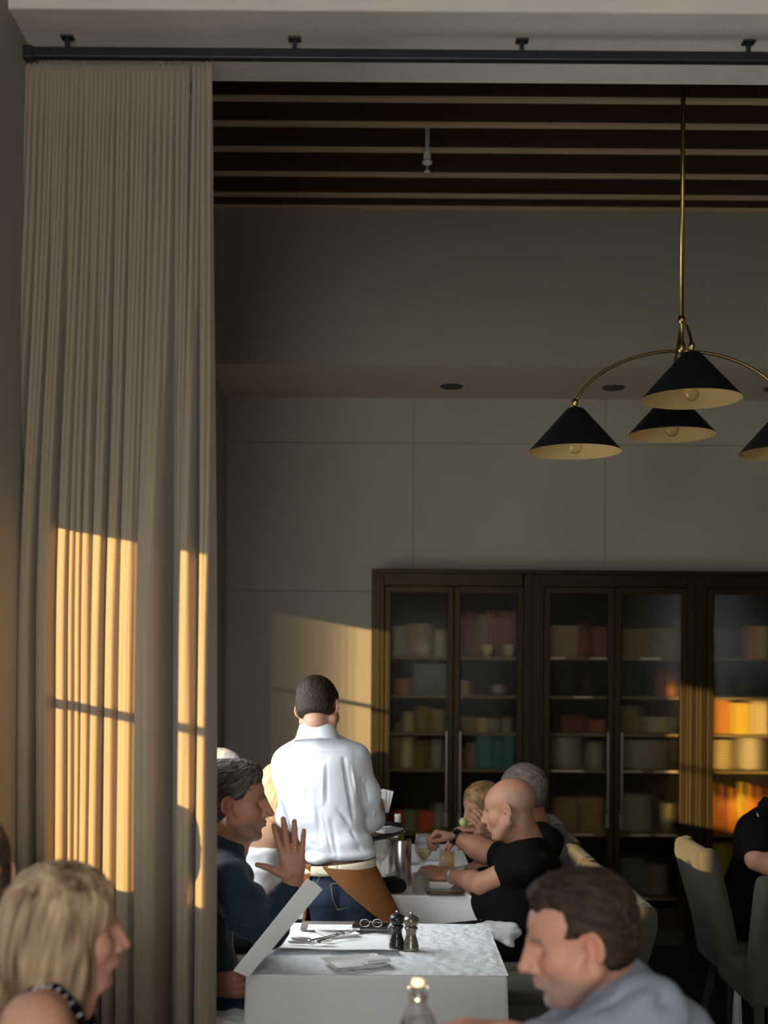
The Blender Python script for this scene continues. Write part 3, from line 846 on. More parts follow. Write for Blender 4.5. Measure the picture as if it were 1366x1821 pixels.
def np_obj(name, V, F, m, parent=None, colr=None):
    me = bpy.data.meshes.new(name)
    me.vertices.add(len(V)); me.vertices.foreach_set('co', V.astype(f32).ravel())
    me.loops.add(F.size); me.loops.foreach_set('vertex_index', F.astype(np.int32).ravel())
    me.polygons.add(len(F)); me.polygons.foreach_set('loop_start', np.arange(0, F.size, F.shape[1], dtype=np.int32))
    me.polygons.foreach_set('use_smooth', np.ones(len(F), dtype=bool))
    me.update(calc_edges=True)
    if colr is not None:
        at = me.color_attributes.new('Col', 'FLOAT_COLOR', 'POINT')
        cc = np.ones((len(V), 4), dtype=f32); cc[:, :3] = colr
        at.data.foreach_set('color', cc.ravel())
    me.materials.append(m)
    o = bpy.data.objects.new(name, me); COL.objects.link(o)
    if parent is not None: place_under(o, parent)
    return o
def merge(chunks):
    Vs, Fs, Cs, n = [], [], [], 0
    for v, f, c in chunks:
        Vs.append(v); Fs.append(f + n); n += len(v); Cs.append(np.broadcast_to(np.array(c, dtype=f32), (len(v), 3)))
    return np.concatenate(Vs), np.concatenate(Fs), np.concatenate(Cs)

# ---------------------------------------------------------------- heads (local: x right, y forward, z up)
def head_matrix(pos, yaw, pitch=0, roll=0, s=1.0):
    return Matrix.Translation(pos) @ Matrix.Rotation(math.radians(yaw), 4, 'Z') @ Matrix.Rotation(math.radians(-pitch), 4, 'X') @ Matrix.Rotation(math.radians(roll), 4, 'Y') @ Matrix.Scale(s, 4)
def xf(Mx, V):
    A = np.array(Mx.to_3x3()); t = np.array(Mx.translation)
    return V @ A.T + t
def axes(Mx):
    A = np.array(Mx.to_3x3()); return A / np.linalg.norm(A, axis=0)

def head_prims(o):
    fat = o.get('fat', 1.0); nl = o.get('nose', 1.0); L = []
    shut = o.get('closed') is not None
    L += [E((0, -.022, .040), (.078, .100, .086)), E((0, .030, .038), (.066, .062, .056), .02),
          E((0, .026, -.030), (.061 * fat, .066, .078), .02),
          E((0, .052, -.085), (.036 * fat, .036, .028), .022), E((0, .080, -.099), (.020, .016, .015), .016)]
    for s in (-1, 1):
        L += [C((s * .064 * fat, -.004, -.045), (s * .030 * fat, .060, -.093), .020, .018, .022),
              E((s * .041, .055, -.020), (.026, .027, .025), .022)]
    # neck
    nk = o.get('neck', (0, -.062, -.20))
    L += [C((0, -.030, -.055), nk, .053 * o.get('neckr', 1), .054 * o.get('neckr', 1), .03),
          C((0, .020, -.080), (nk[0] * .8, nk[1] + .050, nk[2] + .01), .034 * fat, .034 * fat, .03)]
    # sockets, brows, eyeballs under their lids
    for s in (-1, 1):
        L.append(E((s * .032, .0850, .007), (.0165, .0150, .0125), .010, '-'))
        L.append(C((s * .012, .0850, .0265), (s * .042, .0660, .0275), .0085, .0075, .010))
        L.append(E((s * .031, .0630, .006), (.0138, .0138, .0128), .003))
        L.append(E((s * .031, .0640, .0065 if shut else .0108), (.0152, .0140, .0135 if shut else .0098), .003))
        L.append(E((s * .031, .0630, -.0075), (.0140, .0125, .0065), .004))
        if shut: L.append(E((s * .031, .0780, -.0020), (.0125, .0040, .0011), .0015, '-'))
    # nose
    L += [C((0, .0860, .020), (0, .0980, -.022), .0100, .0150, .012), C((0, .0915, .024), (0, .112 + .004 * nl, -.020), .0078, .0088, .008), E((0, .112 + .005 * nl, -.0255), (.0112, .0112, .0100), .007)]
    for s in (-1, 1):
        L += [E((s * .0125, .102, -.030), (.0082, .0115, .0082), .005), E((s * .0068, .109, -.0385), (.0040, .0060, .0035), .002, '-')]
    # mouth
    L += [E((0, .0770, -.055), (.032, .0260, .026), .014), E((0, .1010, -.0535), (.0215, .0070, .0050), .004), E((0, .0992, -.0640), (.0185, .0078, .0056), .004),
          E((0, .1080, -.0588), (.024, .0095, .0013), .002, '-'), E((0, .1040, -.0800), (.020, .0085, .0060), .010, '-')]
    # ears
    if o.get('ears', True):
        for s in (-1, 1):
            a = math.radians(36) * s
            Rz = np.array([[math.cos(a), math.sin(a), 0], [-math.sin(a), math.cos(a), 0], [0, 0, 1]], dtype=f32)
            L += [E((s * .085, -.016, .000), (.0066, .0200, .031), .008, R=Rz), E((s * .078, -.004, -.024), (.0065, .0095, .011), .007),
                  E((s * .0925, -.0105, .004), (.0085, .0125, .0205), .003, '-', R=Rz), E((s * .083, .000, -.005), (.006, .005, .007), .004)]
    return L + o.get('extra', [])

def head_colours(V, o):
    sk = np.array(o['skin']); c = np.tile(sk, (len(V), 1)).astype(float)
    x, y, z = V.T; ax_ = np.abs(x)
    def blend(m, col): 
        nonlocal c
        m = np.clip(m, 0, 1)[:, None]; c = c * (1 - m) + np.array(col) * m
    g = lambda cx_, cy, cz, rx, ry, rz: np.exp(-(((ax_ - cx_) / rx) ** 2 + ((y - cy) / ry) ** 2 + ((z - cz) / rz) ** 2))
    blend(.45 * g(.043, .07, -.018, .02, .03, .02), sk * [1.12, .78, .72])
    blend(.5 * g(0, .118, -.026, .012, .012, .012), sk * [1.15, .75, .68])
    blend(.5 * g(.085, -.015, 0, .012, .03, .035), sk * [1.15, .70, .60])
    blend(.9 * g(0, .104, -.0585, .019, .02, .0085) , o.get('lips', sk * [.92, .50, .48]))
    st = o.get('stubble', 0)
    if st:
        m = np.clip((y + .010 - .25 * (z + .06)) / .03, 0, 1) * np.clip((-.028 - z + .25 * (y - .1)) / .020, 0, 1) * np.clip((z + .128) / .02, 0, 1) * (1 - .85 * g(0, .104, -.058, .02, .02, .008))
        n = .75 + .25 * vnoise(V, (380, 380, 380), 3)
        blend(st * m * n, o.get('stubcol', (.18, .16, .15)))
        if o.get('goatee'): blend(.8 * g(0, .09, -.095, .028, .03, .030) , o['goatee'])
    bc = o.get('brow')
    if bc is not None:
        m = np.exp(-((z - .0290 + .08 * (ax_ - .03)) / .0045) ** 2) * np.clip((ax_ - .010) / .006, 0, 1) * np.clip((.052 - ax_) / .01, 0, 1) * (y > .05)
        blend(.85 * m * (.75 + .25 * vnoise(V, (900, 200, 200), 5)), bc)
    ey = np.clip(1 - ((ax_ - .031) / .0125) ** 2 - ((z - .0030) / .0048) ** 2, 0, 1) * (y > .055)
    if o.get('closed') is None:
        blend(np.clip(ey * 4, 0, 1), (.62, .58, .54))
        ir = ((ax_ - .031) ** 2 + (z - .0040) ** 2 < .0050 ** 2) & (y > .055)
        blend(ir * 1.0, (.06, .035, .02))
    blend(.8 * np.exp(-((z - (.0085 if o.get('closed') is None else -.002)) / .0016) ** 2) * np.exp(-((ax_ - .031) / .011) ** 4) * (y > .055), (.05, .03, .02) if o.get('closed') is None else sk * .3)
    if o.get('scalp') is not None:      # shaved hair shadow
        hm = np.clip((-y - .00 + .25 * (.04 - z)) / .03, 0, 1) * np.clip((.085 - z) / .02, 0, 1) * np.clip((z + .085) / .02, 0, 1)
        blend(.55 * hm * (.8 + .2 * vnoise(V, (500, 500, 500), 9)), o['scalp'])
    return np.clip(c, 0, 1)

def head_chunk(Mx, o, h=.0025, to=None):
    if to is not None:
        p = Mx.inverted() @ Vector(to); o = dict(o, neck=(p.x, p.y, p.z))
    V, F = solid(head_prims(o), h)
    V = smooth(V, F, 1)
    c = head_colours(V, o)
    return xf(Mx, V), F, c

def drop_islands(V, F):
    lab = np.arange(len(V))
    for _ in range(400):
        m = lab[F].min(1)
        new = lab.copy()
        for k in range(4): np.minimum.at(new, F[:, k], m)
        new = new[new]
        if (new == lab).all(): break
        lab = new
    u, c = np.unique(lab, return_counts=True)
    keep = np.isin(lab, u[c > .06 * len(V)])
    F = F[keep[F].all(1)]
    ids = np.full(len(V), -1); ids[keep] = np.arange(keep.sum())
    return V[keep], ids[F]
def hair_mesh(Mx, prims, h, col1, col2, freq, amp, seed=1, sfreq=None, sdir=(0, -.85, -.5)):
    """freq: (across, across, along) the strands, which run along sdir"""
    D, lo, ax = field(prims, h)
    V, F = nets(D, lo, h)
    V, F = drop_islands(V, F)
    V = smooth(V, F, 1)
    N = normals(V, F)
    s = nv(sdir); p = nv(np.cross(s, (1, 0, 0)))
    wob = .004 * np.stack([vnoise(V, (22, 22, 22), 91), vnoise(V, (22, 22, 22), 92), vnoise(V, (22, 22, 22), 93)], 1)
    Q = V + wob
    Q = np.stack([Q[:, 0], Q @ p, Q @ s], 1)
    fa, fb, fc = max(freq[0], freq[1]), max(freq[0], freq[1]), min(freq)
    n1 = vnoise(Q, (fa, fb, fc), seed); n2 = vnoise(Q, (fa * 2.2, fb * 2.2, fc * 1.6), seed + 1); n3 = vnoise(V, (26, 26, 26), seed + 5)
    V = V + N * (amp * (.45 * n1 + .25 * n2 + .45 * n3))[:, None]
    m = np.clip(.5 + .45 * vnoise(Q, (fa * .8, fb * .8, fc * .6), seed + 2) + .35 * n2, 0, 1)[:, None]
    c = np.array(col1) * (1 - m) + np.array(col2) * m
    return xf(Mx, V), F, c

def hair_obj(parent, *a, long=False, name='hair', **k):
    V, F, c = hair_mesh(*a, **k)
    return np_obj(name, V, F, M['hair_long' if long else 'hair'], parent, c)

SHORT = [E((0, -.020, .047), (.083, .105, .092)), E((0, -.035, .000), (.081, .080, .085), .02)]
def short_cut(front=.075, side=-.02, y_side=.035, nape=-.075):
    """cuts that give a head of short hair its hairline"""
    return [E((0, .125, -.028), (.110, front, .105), .010, '-'),
            B((0, .02, side - .10), (.2, .035, .10), .004, .010, '-'),
            B((0, -.10, nape - .10), (.2, .14, .10), .004, .010, '-'),
            E((.083, -.006, -.006), (.020, .026, .034), .006, '-'), E((-.083, -.006, -.006), (.020, .026, .034), .006, '-'),
            B((.09, .03, -.07), (.05, .05, .055), .004, .008, '-'), B((-.09, .03, -.07), (.05, .05, .055), .004, .008, '-')]

# ---------------------------------------------------------------- hands
def hand_prims(w, f, n, side, curl=(.25, .35, .3), spread=.10, thumb=(.7, .35, .2), s=1.0, curls=None):
    w = V3(*w); f = nv(f); n = np.array(n, dtype=f32); n = nv(n - f * float(n @ f))
    t = np.cross(f, n) if side == 'R' else np.cross(n, f)
    L = []
    offs = [.030, .010, -.011, -.030]; base = [.088, .092, .087, .077]
    lens = [(.044, .026, .022), (.048, .030, .023), (.045, .028, .022), (.035, .021, .019)]
    L.append(E(w + f * .048 * s, (.040 * s, .046 * s, .0145 * s), .010, R=[t, f, n]))
    for i in range(4):
        kn = w + (f * base[i] + t * offs[i]) * s
        L.append(C(w + (t * offs[i] * .55 + f * .012) * s, kn, .0140 * s, .0112 * s, .008))
        cu = curls[i] if curls else curl
        a = 0.0; p = kn
        sp = spread * (1.5 - i)
        ff = nv(f * math.cos(sp) + t * math.sin(sp))
        r = [.0108, .0100, .0092, .0080]
        if i == 3: r = [q * .88 for q in r]
        for j in range(3):
            a += cu[j]
            q = p + (ff * math.cos(a) + n * math.sin(a)) * lens[i][j] * s
            L.append(C(p, q, r[j] * s, r[j + 1] * s, .003))
            p = q
    a0, a1, cl = thumb                    # outward angle, palmward angle, curl
    b0 = w + (f * .016 + t * .020) * s
    d = nv(f * math.cos(a0) + t * math.sin(a0) + n * math.sin(a1))
    b1 = b0 + d * .044 * s
    L.append(C(b0, b1, .0165 * s, .0125 * s, .010))
    d2 = nv(d * math.cos(cl) + f * math.sin(cl) * .8 + n * .15)
    b2 = b1 + d2 * .032 * s
    L.append(C(b1, b2, .0112 * s, .0102 * s, .004))
    d3 = nv(d2 * math.cos(cl) + f * math.sin(cl))
    L.append(C(b2, b2 + d3 * .025 * s, .0102 * s, .0082 * s, .003))
    return L
def forearm(el, wr, re=.043, rw=.026):
    el, wr = V3(*el), V3(*wr); d = nv(wr - el)
    mid = el + (wr - el) * .28
    return [C(el, mid, re * .95, re, .02), C(mid, wr, re, rw, .02)]

# ---------------------------------------------------------------- torsos and clothes
def frame(pel, neck, shL, shR):
    pel, neck, shL, shR = [V3(*q) for q in (pel, neck, shL, shR)]
    r = nv(shR - shL); u = nv(neck - pel); u = nv(u - r * float(u @ r)); fwd = np.cross(u, r)
    return r, fwd, u
def torso_prims(pel, neck, shL, shR, w=1.0, dp=1.0, belly=0.0, t=0.0):
    r, fw, u = frame(pel, neck, shL, shR)
    pel, neck, shL, shR = [V3(*q) for q in (pel, neck, shL, shR)]
    L = float(np.linalg.norm(neck - pel)); R = [r, fw, u]
    sc = float(np.linalg.norm(shR - shL)) / .36
    ch = pel + (neck - pel) * .66; wa = pel + (neck - pel) * .28
    out = [E(ch, (.155 * sc * w + t, .112 * dp + t, .30 * L + t), .05, R=R),
           E(wa + fw * (.02 + belly * .5), (.145 * w + t, .110 * dp + belly + t, .28 * L + t), .06, R=R),
           E(pel, (.165 * w + t, .120 * dp + t, .12 + t), .06, R=R),
           C(neck - u * .045, shL, .056 + t, .058 + t, .04), C(neck - u * .045, shR, .056 + t, .058 + t, .04),
           E(ch + u * .10 * L - fw * .03, (.14 * sc + t, .085 * dp + t, .15 * L + t), .05, R=R)]
    return out
def legs_prims(pel, side_vec, knee_dir, t=0.0, seat_z=None, drop=True, foot_z=0.085, splay=.10):
    """seated legs: thighs forward, shins down"""
    out = []
    pel = V3(*pel); r = nv(side_vec); k = nv(knee_dir)
    kn = []
    for s in (-1, 1):
        hip = pel + r * .085 * s - V3(0, 0, .02)
        knee = pel + r * (.085 + splay) * s + k * .42 + V3(0, 0, -.02)
        out.append(C(hip, knee, .082 + t, .058 + t, .03))
        ank = V3(knee[0], knee[1], foot_z) - k * .06
        out.append(C(knee, ank, .055 + t, .042 + t, .02))
        kn.append(ank)
    return out, kn
def shoes(parent, anks, d, col='shoe'):
    for a in anks:
        d_ = nv(d)
        pr = [C(a + V3(0, 0, -.035) - d_ * .03, a + V3(0, 0, -.048) + d_ * .15, .036, .030, .02), B(a + V3(0, 0, -.078) + d_ * .06, (.034, .034, .004), .004, .02), C(a, a - V3(0, 0, .03), .040, .038, .015)]
        V, F = solid(pr, .008)
        V[:, 2] = np.maximum(V[:, 2], .003)
        np_obj('shoe', V, F, M[col], parent)

def cloth_obj(name, prims, m, parent, h=.005, fold=(.004, (9, 9, 22)), seed=1, creases=(), cuts=(), sm=2, warp=None):
    V, F = solid(list(prims) + list(cuts), h)
    V = smooth(V, F, sm)
    N = normals(V, F)
    a, fr = fold
    V2 = V + N * (a * (vnoise(V, fr, seed) * .7 + .4 * vnoise(V, [q * 2.1 for q in fr], seed + 3)))[:, None]
    for (p, q, wd, am) in creases:      # each crease: a line, its half width and its depth (negative = ridge)
        p, q = np.array(p), np.array(q); d = q - p
        tt = np.clip(((V - p) @ d) / (d @ d), 0, 1)
        dist = np.linalg.norm(V - p - tt[:, None] * d, axis=1)
        V2 -= N * (am * np.exp(-(dist / wd) ** 2) * (.35 + .65 * np.sin(PI * np.clip(tt, .05, .95))))[:, None]
    if warp is not None: V2 = warp(V2)
    return np_obj(name, V2, F, m, parent)

def person(loc, label, group=None):
    return empty('person', loc, label, 'person', group)
def body_obj(root, chunks):
    V, F, c = merge(chunks)
    return np_obj('body', V, F, M['skin'], root, c)
def skin_chunk(prims, h, col):
    V, F = solid(prims, h); V = smooth(V, F, 1)
    n = vnoise(V, (30, 30, 30), 4)[:, None] * .06
    return V, F, np.array(col) * (1 + n)
# ------------------------------------------------------------------ tables
def tablecloth(name, x0, x1, y0, y1, drop, label, m, z=.752, r=.03, seed=1, flare=.03, crease_x=None):
    rs = np.random.RandomState(seed)
    per = []
    nl, nw = 70, 60
    def seg(a, b, n): return [np.array(a) + (np.array(b) - np.array(a)) * i / n for i in range(n)]
    per = seg((x0, y0), (x1, y0), nw) + seg((x1, y0), (x1, y1), nl) + seg((x1, y1), (x0, y1), nw) + seg((x0, y1), (x0, y0), nl)
    per = np.array(per); n = len(per)
    c = np.array([(x0 + x1) / 2, (y0 + y1) / 2])
    # outward direction with rounded corners
    hx, hy = (x1 - x0) / 2, (y1 - y0) / 2
    q = per - c
    out = np.stack([np.sign(q[:, 0]) * np.maximum(np.abs(q[:, 0]) - hx + .05, 0), np.sign(q[:, 1]) * np.maximum(np.abs(q[:, 1]) - hy + .05, 0)], 1)
    out /= np.linalg.norm(out, axis=1)[:, None] + 1e-9
    corner = (np.minimum(np.abs(q[:, 0]) / hx, 1) * np.minimum(np.abs(q[:, 1]) / hy, 1)) ** 10
    t = np.arange(n) / n
    wav = sum(a * np.sin(2 * PI * (k * t + ph)) for a, k, ph in [(1, 7, rs.rand()), (.8, 11, rs.rand()), (.5, 19, rs.rand())]) / 2.3
    V = [np.array([c[0], c[1], z])]
    rows = []
    def ring(off, zz, wv=0, fl=0):
        p = per + out * (off + wv * wav + fl * corner)[:, None] if not np.isscalar(off) else per + out * (off + wv * wav + fl * corner)[:, None]
        return np.concatenate([p, np.full((n, 1), zz)], 1)
    R = []
    for k in (.35, .7, .95):
        p = c + (per - c) * k
        R.append(np.concatenate([p, np.full((n, 1), z)], 1))
    for a in np.linspace(0, PI / 2, 5):
        R.append(ring(-.008 + .008 * math.sin(a), z - .008 + .008 * math.cos(a)))
    for k in range(1, 15):
        f = k / 14
        rr = ring(.0, z - .008 - drop * f, .022 * f ** 1.3, flare * f)
        if crease_x is not None:
            dd = (np.abs(rr[:, 0] - crease_x) < .012) & (rr[:, 1] < y0 + .05)
            rr[dd, 1] += .004
        R.append(rr)
    A = np.concatenate(R)
    V = np.concatenate([np.array([[c[0], c[1], z]]), A])
    Fq = []
    for i in range(n): Fq.append((0, 1 + i, 1 + (i + 1) % n, 1 + (i + 1) % n))
    me_f = [(0, 1 + i, 1 + (i + 1) % n) for i in range(n)]
    for k in range(len(R) - 1):
        a = 1 + k * n; b = a + n
        me_f += [(a + i, b + i, b + (i + 1) % n, a + (i + 1) % n) for i in range(n)]
    me = bpy.data.meshes.new(name); me.from_pydata(V.tolist(), [], me_f)
    me.polygons.foreach_set('use_smooth', [True] * len(me.polygons))
    me.materials.append(m)
    o = bpy.data.objects.new(name, me); COL.objects.link(o)
    sm = o.modifiers.new('thickness', 'SOLIDIFY'); sm.thickness = .0016; sm.offset = -1
    return tag(o, label, 'tablecloth')
def table(x0, x1, y0, y1, label, z=.748):
    root = empty('dining_table', ((x0 + x1) / 2, (y0 + y1) / 2, 0), label, 'table')
    g = .006
    box_obj('tabletop', ((x0 + x1) / 2, (y0 + y1) / 2, z - .014), (x1 - x0 - 2 * g, y1 - y0 - 2 * g, .026), M['chair_leg'], root, .004)
    for sx in (x0 + .07, x1 - .07):
        for sy in (y0 + .07, y1 - .07):
            box_obj('leg', (sx, sy, (z - .027) / 2), (.05, .05, z - .027), M['chair_leg'], root, .004)
TZ = .752
t1 = (-.418, .385, 3.80, 4.57)
t2 = (-.40, .418, 5.12, 6.62)
t3 = (1.98, 2.8, 4.95, 6.0)
t0 = (-.42, .40, 1.95, 2.75)
table(*t1, 'square dining table under white cloth in the foreground, nearest fully seen')
table(*t2, 'long dining table in front of the cabinets with glasses and ice bucket')
table(*t3, 'dining table at the far right beyond the picture edge')
table(*t0, 'nearest dining table, between the blonde woman and the man in blue')
tablecloth('tablecloth', *t1, .56, 'white cloth on the foreground square table with pepper mills', M['cloth'], seed=4, crease_x=P(633, 1780, 3.8).x)
tablecloth('tablecloth', *t2, .50, 'white cloth on the long table with wine glass and ice bucket', M['cloth'], seed=8)
tablecloth('tablecloth', *t3, .50, 'white cloth on the table by the right picture edge', M['cloth'], seed=9)
tablecloth('tablecloth', *t0, .50, 'white cloth on the nearest table under the glass bottle', M['cloth'], seed=12)

def T(px, py, z=TZ):
    """point of a table top seen at this place of the photograph"""
    dx, dy = px - HX, py - HY
    b = -dx * math.sin(ROLL) + dy * math.cos(ROLL)
    d = F_PX * (EYE - z) / b
    return P(px, py, d)

# crinkled paper sheet over table 1
NX, NY = 110, 90
pv = []
x0, x1, y0, y1 = t1[0] + .012, t1[1] + .004, t1[2] - .004, t1[3] - .02
gx = np.linspace(x0, x1, NX); gy = np.linspace(y0, y1, NY)
X, Y = np.meshgrid(gx, gy)
pp = np.stack([X.ravel(), Y.ravel(), np.zeros(X.size)], 1)
n = np.abs(vnoise(pp, (26, 34, 1), 2)) + .6 * np.abs(vnoise(pp, (60, 75, 1), 5))
z = TZ + .0015 + .0045 * n
e = np.minimum(np.minimum(pp[:, 0] - x0, x1 - pp[:, 0]), np.minimum(pp[:, 1] - y0, y1 - pp[:, 1]))
z = z - .0 * e
pp[:, 2] = np.maximum(z - .004 * np.clip(1 - e / .02, 0, 1), TZ + .0012)
idx = (np.arange(NY - 1)[:, None] * NX + np.arange(NX - 1)[None, :]).reshape(-1)
Fq = np.stack([idx, idx + 1, idx + NX + 1, idx + NX], -1)
o = np_obj('paper_table_cover', pp, Fq, M['paper'])
tag(o, 'crinkled white paper sheet laid over the foreground table cloth', 'paper')
PZ = TZ + .0075

# ------------------------------------------------------------------ things on table 1
def mill(px, py, m, label, h=.125):
    p = T(px, py, PZ)
    r = .026
    root = empty('pepper_mill', (p.x, p.y, PZ), label, 'pepper mill')
    pr = [(0, 0), (r, 0), (r * 1.02, .004), (r * 1.0, .016), (r * .9, .020), (r * .93, .026), (r * .80, .034), (r * .66, .046), (r * .62, .056), (r * .70, .064), (r * .84, .070), (r * .86, .074), (r * .70, .078), (0, .078)]
    bm = bmesh.new(); lathe(bm, [(a, b * h / .125) for a, b in pr], p.xy.to_3d() + Vector((0, 0, PZ)), 28); bm_obj('mill_body', bm, m, root, True)
    pr = [(0, .0785), (r * .66, .0785), (r * .80, .083), (r * 1.0, .092), (r * 1.04, .098), (r * .92, .107), (r * .6, .113), (r * .30, .1155), (r * .14, .117), (0, .117)]
    bm = bmesh.new(); lathe(bm, [(a, b * h / .125) for a, b in pr], p.xy.to_3d() + Vector((0, 0, PZ)), 28); bm_obj('mill_head', bm, m, root, True)
    bm = bmesh.new(); lathe(bm, [(0, .116), (.003, .117), (.0055, .120), (.0055, .123), (.003, .1255), (0, .126)], p.xy.to_3d() + Vector((0, 0, PZ)), 14); bm_obj('knob', bm, M['steel'], root, True)
mill(706, 1686, M['pepper_black'], 'black lacquered pepper mill, left of the pewter coloured one')
mill(731, 1689, M['pewter'], 'pewter coloured pepper mill, right of the black one')

def dish(px, py, w, d, h, rot, label, z=PZ, name='square_dish'):
    p = T(px, py, z)
    bm = bmesh.new()
    def ring(s, zz): return [bm.verts.new((a * w / 2 * s, b * d / 2 * s, zz)) for a, b in ((-1, -1), (1, -1), (1, 1), (-1, 1))]
    rs = [ring(.74, 0), ring(1.0, h), ring(.985, h + .001), ring(.95, h), ring(.72, .005)]
    bm.faces.new(rs[0][::-1])
    for a, b in zip(rs, rs[1:]):
        for i in range(4): bm.faces.new((a[i], a[(i + 1) % 4], b[(i + 1) % 4], b[i]))
    bm.faces.new(rs[-1])
    bmesh.ops.bevel(bm, geom=[e for e in bm.edges if abs(e.verts[0].co.z - e.verts[1].co.z) > .002], offset=.006, segments=2, affect='EDGES')
    bmesh.ops.rotate(bm, cent=(0, 0, 0), matrix=Matrix.Rotation(math.radians(rot), 3, 'Z'), verts=bm.verts)
    bmesh.ops.translate(bm, vec=(p.x, p.y, z), verts=bm.verts)
    o = bm_obj(name, bm, M['ceramic'])
    return tag(o, label, 'dish')
dish(632, 1716, .19, .15, .014, 20, 'white square dish at the front edge of the foreground table')
dish(600, 1664, .12, .12, .012, 30, 'small white square dish between cutlery and black bill folder')
def folded(name, c, s, rot, label, m='napkin', layers=3, cat='napkin'):
    root = empty(name, (c[0], c[1], c[2]), label, cat)
    for k in range(layers):
        bm = bmesh.new()
        h = s[2] / layers
        vs = box(bm, (0, 0, h * (k + .5)), (s[0] - .004 * k, s[1] - .003 * k, h * .92), h * .4)
        for v in vs:
            v.co.z += .0012 * math.sin(v.co.x * 60 + k) 
        bmesh.ops.rotate(bm, cent=(0, 0, 0), matrix=Matrix.Rotation(math.radians(rot + 2 * k), 3, 'Z'), verts=bm.verts)
        bmesh.ops.translate(bm, vec=Vector(c), verts=bm.verts)
        bm_obj('fold', bm, M[m], root)
    return root
c = T(668, 1710, PZ + .012); folded('folded_napkin', (c.x, c.y, PZ + .013), (.085, .055, .012), 24, 'folded white napkin lying on the front square dish')

# white printed sheet with curled front edge
def sheet(name, corners, m, label, curl=.010, th=.0012, cat='paper', nseg=14, amp=.0015):
    A, Bc, Cc, D = [Vector(q) for q in corners]     # near-left, near-right, far-right, far-left
    V = []
    for j in range(nseg + 1):
        for i in range(nseg + 1):
            u, v = i / nseg, j / nseg
            p = A.lerp(Bc, u).lerp(D.lerp(Cc, u), v)
            p.z += curl * max(0, 1 - v * 3.2) ** 1.5 + amp * math.sin(u * 9 + v * 5) + amp
            V.append(p)
    k = nseg + 1
    Fq = [(j * k + i, j * k + i + 1, (j + 1) * k + i + 1, (j + 1) * k + i) for j in range(nseg) for i in range(nseg)]
    me = bpy.data.meshes.new(name); me.from_pydata([tuple(v) for v in V], [], Fq); me.materials.append(m)
    me.polygons.foreach_set('use_smooth', [True] * len(me.polygons))
    o = bpy.data.objects.new(name, me); COL.objects.link(o)
    s = o.modifiers.new('thickness', 'SOLIDIFY'); s.thickness = th
    return tag(o, label, cat)
o = sheet('placemat_menu', (T(478, 1694, PZ), T(708, 1698, PZ), T(700, 1664, PZ), T(505, 1658, PZ)), M['card'], 'white printed placemat sheet with curled front edge under the cutlery', .014)
# dark bill folder, eyeglasses, grey folded menu
def flat_box(name, px0, px1, pyn, pyf, h, m, label, cat, z=PZ, rot=0, bev=.002):
    a, b = T(px0, pyn, z), T(px1, pyn, z); f = T((px0 + px1) / 2, pyf, z)
    c = ((a.x + b.x) / 2, (a.y + f.y) / 2, z + h / 2)
    bm = bmesh.new(); box(bm, (0, 0, 0), (abs(b.x - a.x), abs(f.y - a.y), h), bev)
    bmesh.ops.rotate(bm, cent=(0, 0, 0), matrix=Matrix.Rotation(math.radians(rot), 3, 'Z'), verts=bm.verts)
    bmesh.ops.translate(bm, vec=c, verts=bm.verts)
    o = bm_obj(name, bm, m)
    return tag(o, label, cat)
flat_box('menu_folder', 534, 692, 1655, 1644, .012, M['phone_case'], 'grey flat menu folder lying at the far side of the foreground table', 'menu', z=PZ)
flat_box('paper_slip', 546, 640, 1654, 1645, .002, M['paper'], 'white paper lying on the grey menu folder', 'paper', z=PZ + .0125)
flat_box('bill_folder', 628, 692, 1652, 1645, .012, M['phone'], 'black bill folder lying beside the black pepper mill', 'folder', z=PZ + .013, rot=-8)
gp = T(660, 1648, PZ + .027)
root = empty('eyeglasses', (gp.x, gp.y, PZ + .026), 'thin wire eyeglasses folded on the black bill folder', 'eyeglasses')
for sx in (-1, 1):
    bm = bmesh.new()
    tube(bm, [(gp.x + sx * .022 + .017 * math.cos(a), gp.y, PZ + .040 + .013 * math.sin(a)) for a in np.linspace(0, 2 * PI, 20)], .0013, 6, cap=False)
    bm_obj('rim', bm, M['cutlery'], root, True)
    bm = bmesh.new(); tube(bm, [(gp.x + sx * .039, gp.y, PZ + .040), (gp.x + sx * .040, gp.y + .03, PZ + .034), (gp.x - sx * .02, gp.y + .045, PZ + .031)], .0013, 6)
    bm_obj('temple', bm, M['cutlery'], root, True)
bm = bmesh.new(); tube(bm, [(gp.x - .005, gp.y, PZ + .043), (gp.x, gp.y, PZ + .046), (gp.x + .005, gp.y, PZ + .043)], .0012, 6); bm_obj('bridge', bm, M['cutlery'], root, True)

def knife(a, b, label, z):
    a, b = Vector(a), Vector(b); a.z = b.z = z; d = (b - a); L = d.length; d.normalize(); s = d.cross(Vector((0, 0, 1)))
    root = empty('table_knife', a, label, 'knife', 'cutlery on the foreground table')
    bm = bmesh.new(); tube(bm, [a + d * L * t for t in (0, .05, .25, .45, .48)], [.003, .0055, .006, .0045, .003], 10)
    bm_obj('handle', bm, M['phone_case'], root, True)
    bm = bmesh.new()
    n = 10
    top = []; bot = []
    for i in range(n + 1):
        t = .47 + .53 * i / n; w = .0095 * (1 - max(0, (i / n - .75)) ** 2 * 12)
        top.append((a + d * L * t + s * w)); bot.append(a + d * L * t - s * .006)
    for zo in (0,):
        vt = [bm.verts.new(p + Vector((0, 0, .0012))) for p in top]; vb = [bm.verts.new(p - Vector((0, 0, .0004))) for p in bot]
        for i in range(n): bm.faces.new((vt[i], vt[i + 1], vb[i + 1], vb[i]))
    o = bm_obj('blade', bm, M['cutlery'], root)
    m_ = o.modifiers.new('t', 'SOLIDIFY'); m_.thickness = .0012
